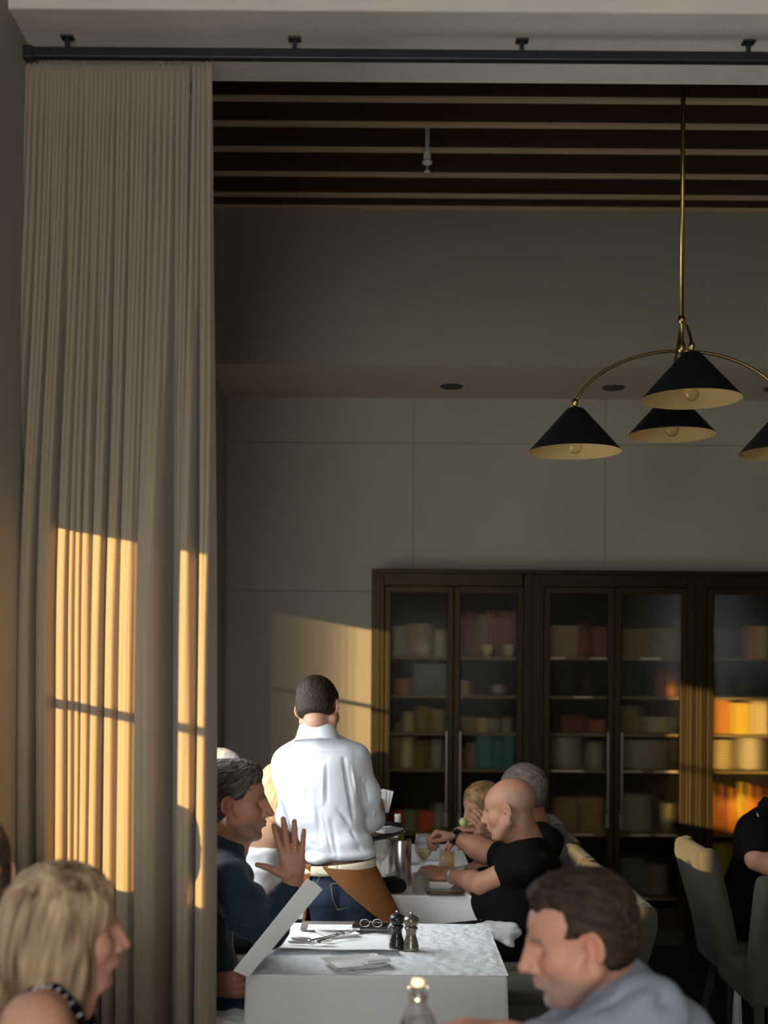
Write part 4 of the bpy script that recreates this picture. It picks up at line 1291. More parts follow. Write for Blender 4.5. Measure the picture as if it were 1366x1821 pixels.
def fork(a, b, label, z, tilt=.0):
    a, b = Vector(a), Vector(b); a.z = z; b.z = z + tilt; d = (b - a); L = d.length; d.normalize(); s = d.cross(Vector((0, 0, 1))).normalized()
    root = empty('table_fork', a, label, 'fork', 'cutlery on the foreground table')
    up = Vector((0, 0, 1))
    bm = bmesh.new(); tube(bm, [a + d * L * t + up * h for t, h in ((0, .003), (.1, .003), (.4, .003), (.62, .005), (.70, .003))], [.0048, .0055, .0035, .0026, .0045], 8)
    bm_obj('handle', bm, M['cutlery'], root, True)
    bm = bmesh.new(); box(bm, (0, 0, 0), (.022, .018, .002), .0008)
    q = Matrix((s, d, up)).transposed()
    bmesh.ops.rotate(bm, cent=(0, 0, 0), matrix=q, verts=bm.verts); bmesh.ops.translate(bm, vec=a + d * L * .74 + up * .004, verts=bm.verts)
    bm_obj('neck', bm, M['cutlery'], root)
    for i in range(4):
        o_ = (i - 1.5) * .0062
        bm = bmesh.new(); tube(bm, [a + d * L * t + s * o_ + up * h for t, h in ((.76, .004), (.85, .003), (.93, .004), (1.0, .009))], [.0014, .0013, .0012, .0007], 6)
        bm_obj('tine', bm, M['cutlery'], root, True)
knife(T(513, 1681, PZ), T(598, 1684, PZ), 'table knife lying lowest of the cutlery on the placemat', PZ + .012)
fork(T(560, 1684, PZ), T(634, 1668, PZ), 'table fork with tines pointing up right on the placemat', PZ + .012, .012)
fork(T(548, 1679, PZ), T(622, 1664, PZ), 'second table fork lying behind the front fork', PZ + .006, .006)
knife(T(518, 1671, PZ), T(590, 1675, PZ), 'table knife lying behind the forks on the placemat', PZ + .006)

# ------------------------------------------------------------------ things on table 2
GL = 'glasses on the long table'
def glass_lathe(name, parent, prof, c, m='glass', n=32):
    bm = bmesh.new(); lathe(bm, prof, c, n); return bm_obj(name, bm, M[m], parent, True)
def wine_glass(px, py, h, r, fill, label):
    p = T(px, py); root = empty('wine_glass', (p.x, p.y, TZ), label, 'wine glass', GL)
    b = h * .42
    outp = [(0, .0), (r * .78, .0), (r * .80, .0015), (.012, .004), (.0042, .012), (.0038, b - .014), (.008, b - .002), (r * .62, b + h * .10), (r * .97, b + h * .22), (r, b + h * .29), (r * .95, b + h * .42), (r * .83, h),
            (r * .83 - .0014, h), (r * .95 - .0016, b + h * .42), (r - .0016, b + h * .29), (r * .97 - .0016, b + h * .22), (r * .60, b + h * .105), (.006, b + .004), (0, b + .003)]
    glass_lathe('bowl', root, outp, (p.x, p.y, TZ))
    if fill:
        glass_lathe('wine', root, [(0, b + .0045), (.006, b + .005), (r * .585, b + h * .107), (r * .95 - .0022, b + h * .22), (r - .0035, b + h * .245), (0, b + h * .245)], (p.x, p.y, TZ), 'wine')
wine_glass(753, 1566, .205, .041, True, 'stemmed wine glass with white wine beside the steel bucket')
wine_glass(676, 1566, .20, .045, False, 'empty stemmed wine glass between waiter and steel bucket')
def tumbler(px, py, h, r, label, fill=None, liq='amber', lines=False, z=TZ):
    p = T(px, py); root = empty('tumbler', (p.x, p.y, z), label, 'glass', GL)
    glass_lathe('glass_body', root, [(0, 0), (r * .92, 0), (r * .95, .003), (r, h), (r - .002, h), (r * .95 - .0025, .012), (0, .010)], (p.x, p.y, z))
    if fill: glass_lathe('drink', root, [(0, .0105), (r * .95 - .0035, .0125), (r - .0035 - .002, h * fill), (0, h * fill)], (p.x, p.y, z), liq)
    if lines:
        for k in range(5):
            zz_ = z + .016 + k * .008
            bm = bmesh.new(); rr = r * (.955 + .045 * (zz_ - z) / h) + .0006
            tube(bm, [(p.x + rr * math.cos(a), p.y + rr * math.sin(a), zz_) for a in np.linspace(0, 2 * PI, 30)], .0009, 6, cap=False)
            bm_obj('cut_ring', bm, M['glass'], root, True)
tumbler(748, 1589, .085, .036, 'clear cut rocks glass in front of the wine glass', lines=True)
tumbler(794, 1546, .090, .040, 'tumbler of cloudy amber drink beside the watch wearing arm', .85)
tumbler(697, 1578, .055, .026, 'small empty glass left of the steel bucket')
# steel bucket with a bottle
p = T(711, 1574); root = empty('wine_cooler', (p.x, p.y, TZ), 'brushed steel wine bucket standing behind the rocks glass', 'wine cooler')
rb = .049
bm = bmesh.new(); lathe(bm, [(0, 0), (rb * .96, 0), (rb, .003), (rb, .198), (rb - .001, .200), (rb - .003, .198), (rb - .003, .006), (0, .005)], (p.x, p.y, TZ), 40)
bm_obj('bucket', bm, M['steel'], root, True)
bm = bmesh.new(); bottle(bm, (p.x + .006, p.y, TZ + .007), .036, .215)
tag(bm_obj('bottle', bm, cm((.20, .22, .03), .2), None, True), 'dark bottle with yellow neck inside the steel bucket', 'bottle')
p = T(707, 1540); bm = bmesh.new()
z0 = TZ; root = empty('wine_bottle', (p.x, p.y, TZ), 'wine bottle with white capsule behind the round tray', 'bottle')
bm = bmesh.new(); lathe(bm, [(0, 0), (.034, 0), (.035, .004), (.035, .12), (.030, .145), (.0135, .165), (.0125, .17), (0, .17)], (p.x, p.y, TZ), 24); bm_obj('bottle_body', bm, cm((.30, .33, .24), .15), root, True)
bm = bmesh.new(); lathe(bm, [(0, .1705), (.0150, .1705), (.0150, .236), (.0160, .237), (.0160, .245), (.014, .247), (0, .247)], (p.x, p.y, TZ), 20); bm_obj('capsule', bm, M['white_plastic'], root, True)
# dishes, phone, black pouch, napkins, fork
dish(783, 1578, .115, .08, .016, 0, 'white rectangular dish beside the rocks glass on the long table')
c = T(779, 1570); folded('folded_napkin', (c.x, c.y, TZ + .018), (.085, .05, .012), 5, 'folded white napkin on the rectangular dish near the bracelet')
flat_box('mobile_phone', 756, 826, 1592, 1584, .009, M['phone_case'], 'mobile phone lying at the front edge of the long table', 'phone', z=TZ + .0003, rot=-3, bev=.003)
a = T(791, 1588, TZ + .010); box_obj('phone_screen', (a.x, a.y, TZ + .0098), (.150, .060, .001), M['phone'], bpy.data.objects['mobile_phone'], .0003, Matrix.Rotation(math.radians(-3), 3, 'Z'))
c = T(698, 1590)
V, F = solid([E((c.x, c.y + .03, TZ + .032), (.055, .045, .032)), E((c.x + .02, c.y + .02, TZ + .028), (.035, .035, .028), .02), C((c.x - .08, c.y + .03, TZ + .03), (c.x, c.y + .03, TZ + .035), .028, .03, .02)], .004)
V += normals(V, F) * (.002 * vnoise(V, (50, 50, 50), 3))[:, None]; V[:, 2] = np.maximum(V[:, 2], TZ + .001)
tag(np_obj('pouch', V, F, M['black_cloth']), 'round black cloth pouch on the long table beside the apron', 'pouch')
c = T(770, 1534); folded('folded_napkin', (c.x, c.y, TZ), (.14, .09, .012), 8, 'folded white napkin behind the stemmed wine glass')
c = T(832, 1546); folded('folded_napkin', (c.x, c.y, TZ), (.13, .08, .008), -5, 'folded white napkin behind the forearm with the steel bracelet', layers=2)
c = T(729, 1545); folded('paper_menu', (c.x, c.y, TZ), (.10, .12, .006), 4, 'white paper menus between steel bucket and wine glass', 'card', 2, 'menu')
fork(T(737, 1572), T(724, 1556), 'small fork leaning by the rocks glass on the long table', TZ + .003)

# glass water bottle on the nearest table
p = P(744, 1790, 2.42); p.z = 0
root = empty('water_bottle', (p.x, p.y, TZ), 'clear glass bottle with swing stopper at the bottom edge, out of focus', 'bottle')
zt = P(744, 1738, 2.42).z - TZ
bm = bmesh.new()
ro = .038
lathe(bm, [(0, 0), (ro, 0), (ro, .004), (ro, zt - .105), (ro * .92, zt - .085), (ro * .62, zt - .062), (.0135, zt - .045), (.0135, zt - .018), (.011, zt - .016), (.011, zt - .045), (ro * .58, zt - .064), (ro * .88, zt - .087), (ro - .003, zt - .107), (ro - .003, .008), (0, .007)], (p.x, p.y, TZ), 32)
bm_obj('bottle_glass', bm, M['glass'], root, True)
bm = bmesh.new(); lathe(bm, [(0, .009), (ro - .0045, .009), (ro - .0045, zt - .108), (ro * .86, zt - .089), (ro * .60, zt - .072), (0, zt - .072)], (p.x, p.y, TZ), 32)
bm_obj('water', bm, M['glass'], root, True)
bm = bmesh.new(); lathe(bm, [(0, zt - .016), (.012, zt - .016), (.014, zt - .010), (.012, zt - .003), (.006, zt), (0, zt)], (p.x, p.y, TZ), 20); bm_obj('stopper', bm, M['ceramic'], root, True)
bm = bmesh.new(); lathe(bm, [(.0140, zt - .046), (.0165, zt - .044), (.0165, zt - .038), (.0140, zt - .036)], (p.x, p.y, TZ), 20); bm_obj('wire_collar', bm, M['cutlery'], root, True)
for s in (-1, 1):
    bm = bmesh.new(); tube(bm, [(p.x + s * .016, p.y, TZ + zt - .041), (p.x + s * .019, p.y - .006, TZ + zt - .02), (p.x + s * .010, p.y, TZ + zt - .007)], .0014, 6); bm_obj('wire_bail', bm, M['cutlery'], root, True)

# ------------------------------------------------------------------ chairs
def make_chair(loc, yaw, label, back_h=.89, seat_h=.50, group='grey upholstered dining chairs'):
    """faces +y when yaw is 0; the seat runs from y=-.22 to y=.24"""
    root = empty('dining_chair', loc, label, 'chair', group)
    root.rotation_euler = (0, 0, math.radians(yaw))
    def put(name, V, F, m):
        o = np_obj(name, V, F, M[m]); o.parent = root; return o
    V, F = solid([B((0, .01, seat_h - .05), (.205, .205, .030), .022), E((0, .01, seat_h - .02), (.19, .19, .025), .02)], .009)
    put('seat', smooth(V, F, 1), F, 'chair_fabric')
    pr = []
    L = back_h - seat_h + .06
    for i in range(17):
        t = i / 16
        zc = seat_h - .06 + L * t; yc = -.235 - .085 * t ** 1.4
        pr.append(B((0, yc + .012 * math.cos(PI * t), zc), (.195 + .010 * math.sin(PI * t), .014, L / 20), .020, .02))
        for s in (-1, 1): pr.append(C((s * .20, yc + .015, zc - L / 20), (s * .20, yc + .012, zc + L / 20), .025, .025, .02))
    V, F = solid(pr, .009)
    put('backrest', smooth(V, F, 2), F, 'chair_fabric')
    for sx in (-1, 1):
        for sy in (-1, 1):
            bm = bmesh.new()
            top = Vector((sx * .18, sy * .18, seat_h - .085)); bot = Vector((sx * .185, sy * (.19 if sy > 0 else .27), .004))
            r0, r1 = .021, .013
            ra = [bm.verts.new(top + Vector((a * r0, b * r0, 0))) for a, b in ((-1, -1), (1, -1), (1, 1), (-1, 1))]
            rb2 = [bm.verts.new(bot + Vector((a * r1, b * r1, 0))) for a, b in ((-1, -1), (1, -1), (1, 1), (-1, 1))]
            bm.faces.new(ra); bm.faces.new(rb2[::-1])
            for i in range(4): bm.faces.new((ra[i], rb2[i], rb2[(i + 1) % 4], ra[(i + 1) % 4]))
            bm_obj('leg', bm, M['chair_leg'], root, keep=False)
    return root
def copy_chair(src, loc, yaw, label):
    r = src.copy(); COL.objects.link(r); r.location = loc; r.rotation_euler = (0, 0, math.radians(yaw)); r['label'] = label
    for ch in list(src.children):
        c = ch.copy(); COL.objects.link(c); c.parent = r
    return r
ch0 = make_chair((1.70, 5.45, 0), -90, 'grey upholstered chair under the man in the black polo shirt')
copy_chair(ch0, (1.655, 5.02, 0), 0, 'grey upholstered chair at the right edge with its back to the camera')
bpy.data.objects['dining_chair.001'].location = (1.655, 5.04, 0)
bpy.data.objects['dining_chair.001'].scale = (1, 1, .97)
copy_chair(ch0, (.50, 5.17, 0), 90, 'dark upholstered chair under the bald man')
copy_chair(ch0, (.52, 5.74, 0), 90, 'dark upholstered chair under the grey haired man in black')
copy_chair(ch0, (.54, 6.28, 0), 90, 'dark upholstered chair under the woman holding her hand to her mouth')
copy_chair(ch0, (.52, 4.18, 0), 90, 'empty dark upholstered chair at the right of the foreground table')
copy_chair(ch0, (.50, 4.67, 0), 90, 'empty dark upholstered chair in front of the bald man')
copy_chair(ch0, (.66, 2.42, 0), 90, 'dark upholstered chair under the man in the blue grey shirt')
copy_chair(ch0, (-.665, 3.98, 0), -90, 'dark upholstered chair under the man in the navy shirt')
copy_chair(ch0, (-.665, 5.30, 0), -90, 'dark upholstered chair under the woman in the white blouse')
copy_chair(ch0, (-.665, 5.82, 0), -90, 'dark upholstered chair under the white haired man')
copy_chair(ch0, (-.665, 2.28, 0), -90, 'dark upholstered chair under the blonde woman in front')
# napkin hanging from the right edge chair
a = P(1337, 1665, 5.05)
V = []
for j in range(13):
    for i in range(7):
        u, v = i / 6 - .5, j / 12
        V.append((1.442 - .006 * math.sin(u * 9), 5.02 + u * (.10 + .10 * v) , .468 - .27 * v))
Fq = np.array([(j * 7 + i, j * 7 + i + 1, (j + 1) * 7 + i + 1, (j + 1) * 7 + i) for j in range(12) for i in range(6)])
o = np_obj('napkin', np.array(V), Fq, M['napkin']); s = o.modifiers.new('t', 'SOLIDIFY'); s.thickness = .002
tag(o, 'white cloth napkin hanging beside the seat of the right edge chair', 'napkin')
# ------------------------------------------------------------------ people
def U(v): return tuple(v)
# ======== the waiter, seen from behind
WD = 4.93
root = person((P(612, 1600, WD).x, WD, 0), 'waiter in white shirt and brown apron seen from behind, leaning over the table')
W = root
Mh = head_matrix(P(567, 1262, 4.95), -22, 22, -9, .97)
sk = (.46, .25, .16)
N_ = P(565, 1312, 4.96); shL = P(516, 1358, 4.95); shR = P(628, 1352, 4.99); pel = P(604, 1565, 4.96)
hd = head_chunk(Mh, dict(skin=sk, brow=(.06, .035, .02), neckr=.88, neck=(0, -.055, -.17)), to=N_ + Vector((0, 0, -.012)))
elR = P(652, 1452, 5.06); wrR = P(672, 1448, 5.27)
elL = P(516, 1452, 5.10); wrL = P(610, 1494, 5.20)
handR = hand_prims(wrR, (.18, .9, .25), (-.9, .2, -.2), 'R', thumb=(.5, .6, .5), curl=(.5, .6, .4))
handL = hand_prims(wrL, (.55, .80, .08), (0, 0, 1), 'L', thumb=(.6, .2, .2), curl=(.1, .15, .1))
armR = skin_chunk([C(shR, elR, .046, .040, .02)] + forearm(elR, wrR, .040, .027) + handR, .0032, (.40, .20, .13))  # right arm skin darker, its shade put into the colour
armL = skin_chunk([C(shL, elL, .046, .040, .02)] + forearm(elL, wrL, .040, .027) + handL, .0045, sk)
tor = torso_prims(pel, N_, shL, shR, w=.80, dp=.85, t=-.02)
bod = skin_chunk(tor + [C(N_, P(565, 1290, 4.955), .05, .05, .03)], .010, sk)
lf, rf = V3(P(584, 1600, WD).x, WD + .02, .10), V3(P(655, 1600, WD).x, WD + .04, .10)
body_obj(root, [hd, armR, armL, bod])
hair_obj(root, Mh, SHORT + [E((0, .055, .085), (.06, .06, .045), .02)] + short_cut(side=.030, nape=-.048), .0030, (.010, .006, .004), (.040, .024, .015), (230, 230, 26), .0030, 3, sdir=(0, -.5, -.85))
# shirt
sp = torso_prims(P(597, 1500, 4.94), N_, shL, shR, w=.98, dp=.98, t=.008)
sp = [C(N_ + Vector((-.02, 0, -.01)), shL, .050, .064, .05), C(N_ + Vector((.02, 0, -.01)), shR, .050, .064, .05),
      E(P(570, 1395, 4.96), (.168, .112, .150), .06), E(P(574, 1350, 4.955), (.150, .095, .075), .05), E(P(582, 1455, 4.96), (.150, .108, .120), .06), E(P(600, 1496, 4.955), (.140, .114, .066), .04),
      E(P(613, 1516, 4.95), (.128, .110, .036), .03), E(P(568, 1524, 4.94), (.060, .095, .026), .02),
      C(shR, P(648, 1410, 5.02), .066, .062, .03), C(P(648, 1410, 5.02), P(656, 1452, 5.06), .062, .056, .03), E(P(652, 1463, 5.08), (.042, .058, .040), .02),
      C(P(656, 1458, 5.07), P(666, 1456, 5.16), .054, .046, .02),
      C(shL, elL, .060, .052, .04), C(elL, P(590, 1486, 5.18), .052, .044, .03)]
cuts = [B(P(600, 1640, 4.95), (.5, .5, .222), .004, .008, '-')]
def LN(a, b, d): return (U(P(a[0], a[1], d)), U(P(b[0], b[1], d)))
yb = 4.845
cr = [(*LN((582, 1338), (582, 1425), yb), .006, 0.0119), (*LN((575, 1338), (573, 1430), yb), .006, -0.0085), (*LN((560, 1325), (552, 1420), yb), .005, 0.0068),
      (*LN((545, 1385), (540, 1480), yb), .009, 0.0085), (*LN((612, 1350), (632, 1470), yb + .03), .008, 0.0170), (*LN((622, 1345), (640, 1440), yb + .05), .006, -0.0085),
      (*LN((636, 1350), (612, 1480), 4.93), .007, 0.0102), (*LN((648, 1375), (630, 1470), 4.97), .008, 0.0153), (*LN((600, 1440), (655, 1500), yb + .02), .010, 0.0119),
      (*LN((566, 1440), (568, 1520), yb), .010, 0.0085), (*LN((510, 1400), (530, 1510), yb + .02), .010, 0.0102), (*LN((500, 1330), (520, 1380), yb + .03), .008, 0.0068),
      (*LN((590, 1460), (600, 1525), yb), .010, 0.0102), (*LN((625, 1480), (645, 1525), yb + .03), .008, 0.0119), (*LN((545, 1480), (556, 1528), yb), .008, 0.0102),
      (*LN((665, 1420), (640, 1475), 5.0), .008, 0.0136), (*LN((655, 1400), (668, 1460), 5.0), .007, -0.0068), (*LN((635, 1470), (668, 1478), 5.0), .006, 0.0119),
      (*LN((608, 1348), (622, 1400), 4.86), .007, .012), (*LN((622, 1400), (640, 1470), 4.88), .007, .013), (*LN((530, 1330), (575, 1360), yb), .012, .004), (*LN((600, 1330), (560, 1365), yb), .012, .004),
      (*LN((505, 1430), (525, 1500), yb + .02), .007, -.006), (*LN((555, 1400), (560, 1490), yb), .007, -.005), (*LN((598, 1390), (610, 1480), yb), .007, -.006), (*LN((575, 1450), (590, 1520), yb), .006, .007),
      (*LN((530, 1500), (660, 1508), yb + .02), .008, .006), (*LN((645, 1380), (660, 1440), 4.95), .006, .009), (*LN((655, 1370), (664, 1430), 4.98), .006, .007), (*LN((626, 1372), (650, 1392), 4.93), .006, .007)]
cloth_obj('shirt', sp, M['shirt_white'], root, .0042, (.0055, (13, 13, 9)), 5, cr, cuts, 1)
# yoke seam and back pleat edges as thin stitched lines
bm = bmesh.new()
tube(bm, [P(x, 1337 + 2 * math.sin(x * .05), 4.852 + ((x - 570) / 90.) ** 2 * .05) for x in range(505, 632, 6)], .0016, 6)
bm_obj('yoke_seam', bm, M['shirt_white'], root, True)
# collar
cc = P(564, 1297, 4.938)
bm = bmesh.new()
q = Matrix.Rotation(math.radians(-2), 3, 'Y') @ Matrix.Rotation(math.radians(-10), 3, 'X')
prof = [(.090, -.046), (.080, -.026), (.0725, .000), (.067, .018), (.064, .0195), (.062, .016), (.066, -.006), (.078, -.04)]
lathe(bm, prof, (0, 0, 0), 40)
bmesh.ops.scale(bm, vec=(1.05, .98, 1), verts=bm.verts)
bmesh.ops.rotate(bm, cent=(0, 0, 0), matrix=q, verts=bm.verts)
bmesh.ops.translate(bm, vec=cc, verts=bm.verts)
bm_obj('collar', bm, M['shirt_white'], root, True)
# jeans
def pz(y): return P(610, y, WD).z
hips = [E(P(600, 1565, 4.965), (.130, .105, .10), .05), E(P(584, 1590, 4.93), (.078, .085, .09), .04), E(P(632, 1592, 4.94), (.080, .085, .09), .04),
        C(P(585, 1600, WD), V3(P(583, 1600, WD).x, WD + .01, .48), .078, .056, .04), C(V3(P(583, 1600, WD).x, WD + .01, .48), lf, .056, .044, .03),
        C(P(638, 1600, WD + .01), V3(P(650, 1600, WD).x, WD + .03, .48), .080, .056, .04), C(V3(P(650, 1600, WD).x, WD + .03, .48), rf, .056, .044, .03)]
cloth_obj('jeans', hips, M['jeans'], root, .006, (.004, (16, 16, 26)), 7,
          [(*LN((603, 1560), (607, 1640), 4.84), .012, .010)], [B(P(600, 1480, 4.95), (.5, .5, .10), .004, .006, '-')], 1)
bm = bmesh.new()
for pts in ([(571, 1556), (560, 1575), (556, 1600)], [(588, 1572), (592, 1600), (600, 1618), (622, 1614)], [(588, 1572), (606, 1570), (618, 1592)], [(560, 1552), (578, 1556), (596, 1555)]):
    tube(bm, [P(a, b, 4.838 + ((a - 600) / 60.) ** 2 * .03) for a, b in pts], .0011, 5)
bm_obj('stitching', bm, M['stitch'], root, True)
shoes(root, [lf - V3(0, 0, .012), rf - V3(0, 0, .012)], (.1, 1, 0))
# apron wrapped round the hips, open at the back
NV, NU = 40, 120
V = []
zt_, zb_ = pz(1534), pz(1534) - .52
for j in range(NV):
    t = j / (NV - 1); z_ = zt_ + (zb_ - zt_) * t
    ccx = P(601, 1540, WD).x + (P(626, 1540, WD).x - P(601, 1540, WD).x) * min(1, t * 2.4)
    a_ = .142 + .052 * min(1, t * 2.2); b_ = .120 + .05 * t
    phr = -.45 + 1.15 * min(1.3, t * 2.35); phl = -.80 - .55 * min(1, t * 2)
    for i in range(NU):
        ph = phr + (2 * PI + phl - phr) * i / (NU - 1)
        w_ = 1 + .02 * math.sin(ph * 7) * t
        fl_ = .028 * math.exp(-((ph - 1.3) / .5) ** 2) * t
        V.append((ccx + (a_ * w_ + fl_) * math.sin(ph), WD + .03 - b_ * w_ * math.cos(ph), z_))
Fq = np.array([(j * NU + i, j * NU + i + 1, (j + 1) * NU + i + 1, (j + 1) * NU + i) for j in range(NV - 1) for i in range(NU - 1)])
o = np_obj('apron', np.array(V), Fq, M['apron'], root); s = o.modifiers.new('t', 'SOLIDIFY'); s.thickness = .003
V = []
for j in range(4):
    for i in range(81):
        ph = 2 * PI * i / 80
        V.append((P(603, 1540, WD).x + (.147 + .002 * (j in (1, 2))) * math.sin(ph), WD + .03 - .124 * math.cos(ph), pz(1541) + .014 * math.sin(ph) + (j / 3 - .5) * .040))
Fq = np.array([(j * 81 + i, j * 81 + i + 1, (j + 1) * 81 + i + 1, (j + 1) * 81 + i) for j in range(3) for i in range(80)])
o = np_obj('apron_tie', np.array(V), Fq, M['ivory'], root); s = o.modifiers.new('t', 'SOLIDIFY'); s.thickness = .003

# papers in his hand, tray on his left palm, things on the tray
pc = P(680, 1424, 5.36)
root2 = empty('paper_pad', P(680, 1442, 5.36), 'white order papers with small print held up by the waiter', 'paper')
for k, (a, b) in enumerate(((-.028, 3), (-.018, 8), (-.010, 13))):
    bm = bmesh.new(); box(bm, (0, 0, 0), (.050, .0008, .096), 0)
    bmesh.ops.rotate(bm, cent=(0, 0, -.05), matrix=Matrix.Rotation(math.radians(b), 3, 'Y'), verts=bm.verts)
    bmesh.ops.translate(bm, vec=pc + Vector((a + .012, .004 * k, 0)), verts=bm.verts)
    bm_obj('sheet', bm, M['card'], root2)
bm = bmesh.new()
for k in range(9):
    box(bm, (-.004, -.0012, .034 - k * .009), (.030 - .006 * ((k * 7) % 3), .0004, .0018))
bmesh.ops.rotate(bm, cent=(0, 0, -.05), matrix=Matrix.Rotation(math.radians(3), 3, 'Y'), verts=bm.verts)
bmesh.ops.translate(bm, vec=pc + Vector((-.016, 0, 0)), verts=bm.verts)
bm_obj('printed_lines', bm, M['print_grey'], root2)
tc = P(644, 1483, 5.32)
root3 = empty('serving_tray', tc, 'round black serving tray held over the long table by the waiter', 'tray')
bm = bmesh.new()
lathe(bm, [(0, -.004), (.165, -.004), (.190, .012), (.194, .020), (.190, .021), (.186, .014), (.163, .000), (0, .000)], (0, 0, 0), 56)
bmesh.ops.rotate(bm, cent=(0, 0, 0), matrix=Matrix.Rotation(math.radians(-4), 3, 'Y') @ Matrix.Rotation(math.radians(3), 3, 'X'), verts=bm.verts)
bmesh.ops.translate(bm, vec=tc, verts=bm.verts)
bm_obj('tray_dish', bm, M['black_rubber'], root3, True)
c = tc + Vector((.11, -.02, .012))
root4 = empty('folded_napkin', c, 'folded white napkin lying on the round black tray', 'napkin')
for k in range(3):
    bm = bmesh.new(); box(bm, (0, 0, .004 + k * .006), (.115 - .01 * k, .10, .005), .002)
    bmesh.ops.rotate(bm, cent=(0, 0, 0), matrix=Matrix.Rotation(math.radians(35), 3, 'Z'), verts=bm.verts)
    bmesh.ops.translate(bm, vec=c, verts=bm.verts); bm_obj('fold', bm, M['napkin'], root4)

# ======== generic seated person
def seated(root, pel, face_dir, t_mat, shoe=True, lower=.012, kn=.42, splay=.07):
    r = np.cross(nv(face_dir), (0, 0, 1)); 
    lp, an = legs_prims(pel, r, face_dir, t=lower, splay=splay)
    cloth_obj('trousers', [E(pel, (.16, .16, .11), .05)] + lp, M[t_mat], root, .010, (.004, (14, 14, 14)), 4, sm=1)
    if shoe: shoes(root, an, face_dir)
    return an

# ======== man in the navy shirt with raised hand
D3 = 3.95
root = person((-.70, D3, 0), 'grey haired man in navy shirt raising his right hand beside the curtain')
Mh = head_matrix(P(417, 1428, D3), -88, 4, 0, 1.0)
sk = (.47, .215, .14)
pel = V3(-.70, D3, .585); N_ = P(393, 1508, D3); shR = P(402, 1568, 3.80); shL = P(410, 1562, 4.14)
hd = head_chunk(Mh, dict(skin=sk, brow=(.09, .07, .06), closed=True, stubble=.75, stubcol=(.16, .125, .10), fat=1.10, neckr=1.08, neck=(0, -.07, -.17), nose=1.2), .0023, to=N_ + Vector((0, 0, -.012)))
elR = P(478, 1652, 3.84); wrR = P(523, 1566, 3.90)
elL = V3(-.60, 4.18, .78); wrL = P(372, 1752, 3.83)
handR = hand_prims(wrR, (-.10, .05, 1), (-.12, 1, .0), 'R', spread=.13, thumb=(1.05, .15, -.12), s=1.02, curls=[(.10, .25, .2), (-.06, .10, .1), (0, .12, .1), (.04, .12, .1)])
handL = hand_prims(wrL, (.85, -.15, .10), (.1, .95, .1), 'L', curl=(.7, .8, .6), thumb=(.5, .5, .4))
aR = skin_chunk([C(shR, elR, .05, .046, .02)] + forearm(elR, wrR, .044, .029) + handR, .0026, (.48, .23, .15))
aL = skin_chunk([C(shL, elL, .05, .044, .02)] + forearm(elL, wrL, .042, .029) + handL, .004, (.36, .17, .11))
bod = skin_chunk(torso_prims(pel, N_, shL, shR, t=-.012, w=.9), .012, sk)
body_obj(root, [hd, aR, aL, bod])
hair_obj(root, Mh, SHORT + [E((0, .022, .100), (.060, .060, .040), .02), E((0, -.06, .05), (.075, .075, .08), .02)] + short_cut(front=.094, side=.014, nape=-.085), .0026, (.022, .018, .015), (.17, .145, .12), (190, 190, 34), .0060, 4)
sp = torso_prims(pel, N_, shL, shR, t=.012, w=1.0, belly=.03) + [C(shR, P(440, 1618, 3.80), .070, .066, .03), C(P(440, 1618, 3.80), elR, .066, .062, .03), C(elR, P(512, 1592, 3.88), .060, .046, .02), C(shL, elL, .068, .058, .03), C(elL, wrL + Vector((-.04, .03, 0)), .056, .042, .02)]
cr = [(*LN((400, 1600), (470, 1640), 3.72), .012, .010), (*LN((430, 1590), (480, 1650), 3.74), .009, -.006), (*LN((455, 1600), (500, 1650), 3.78), .010, .010), (*LN((395, 1640), (460, 1660), 3.74), .012, .010), (*LN((490, 1580), (520, 1612), 3.84), .006, .005), (*LN((410, 1540), (440, 1590), 3.74), .010, .006)]
cloth_obj('shirt', sp, M['shirt_navy'], root, .0052, (.011, (13, 13, 17)), 6, cr, [E(N_ + Vector((.0, 0, .045)), (.060, .062, .05), .008, '-')], 1)
bm = bmesh.new()
lathe(bm, [(.086, -.030), (.074, .004), (.067, .028), (.063, .030), (.060, .026), (.066, .0), (.078, -.028)], (0, 0, 0), 40)
bmesh.ops.rotate(bm, cent=(0, 0, 0), matrix=Matrix.Rotation(math.radians(24), 3, 'Y'), verts=bm.verts)
bmesh.ops.translate(bm, vec=P(400, 1502, D3), verts=bm.verts)
bm_obj('collar', bm, M['shirt_navy'], root, True)
bm = bmesh.new()   # wedding ring on the ring finger
f_ = nv((-.10, .05, 1)); t_ = nv(np.cross(f_, nv(np.array((-.12, 1, 0)) - f_ * float(np.dot(f_, (-.12, 1, 0))))))
rc_ = Vector(V3(*wrR) + (f_ * (.087 + .016) + t_ * (-.011 - .016 * .065)) * 1.02)
tube(bm, [rc_ + (Vector(t_) * math.cos(a) + Vector(np.cross(f_, t_)) * math.sin(a)) * .0112 for a in np.linspace(0, 2 * PI, 24)], .0016, 8, cap=False)
bm_obj('ring', bm, M['gold'], root, True)
seated(root, pel + V3(0, .05, .0), (1, 0, 0), 'jeans', splay=-.03)
V, F = solid([E((-.50, 3.86, .60), (.10, .12, .022), .02), E((-.50, 3.76, .52), (.10, .03, .10), .03)], .006)
V += normals(V, F) * (.006 * vnoise(V, (24, 24, 24), 3))[:, None]
lapn = (V, F)
tag(np_obj('napkin', lapn[0], lapn[1], M['napkin']), 'white napkin spread on the lap of the man in navy', 'napkin')
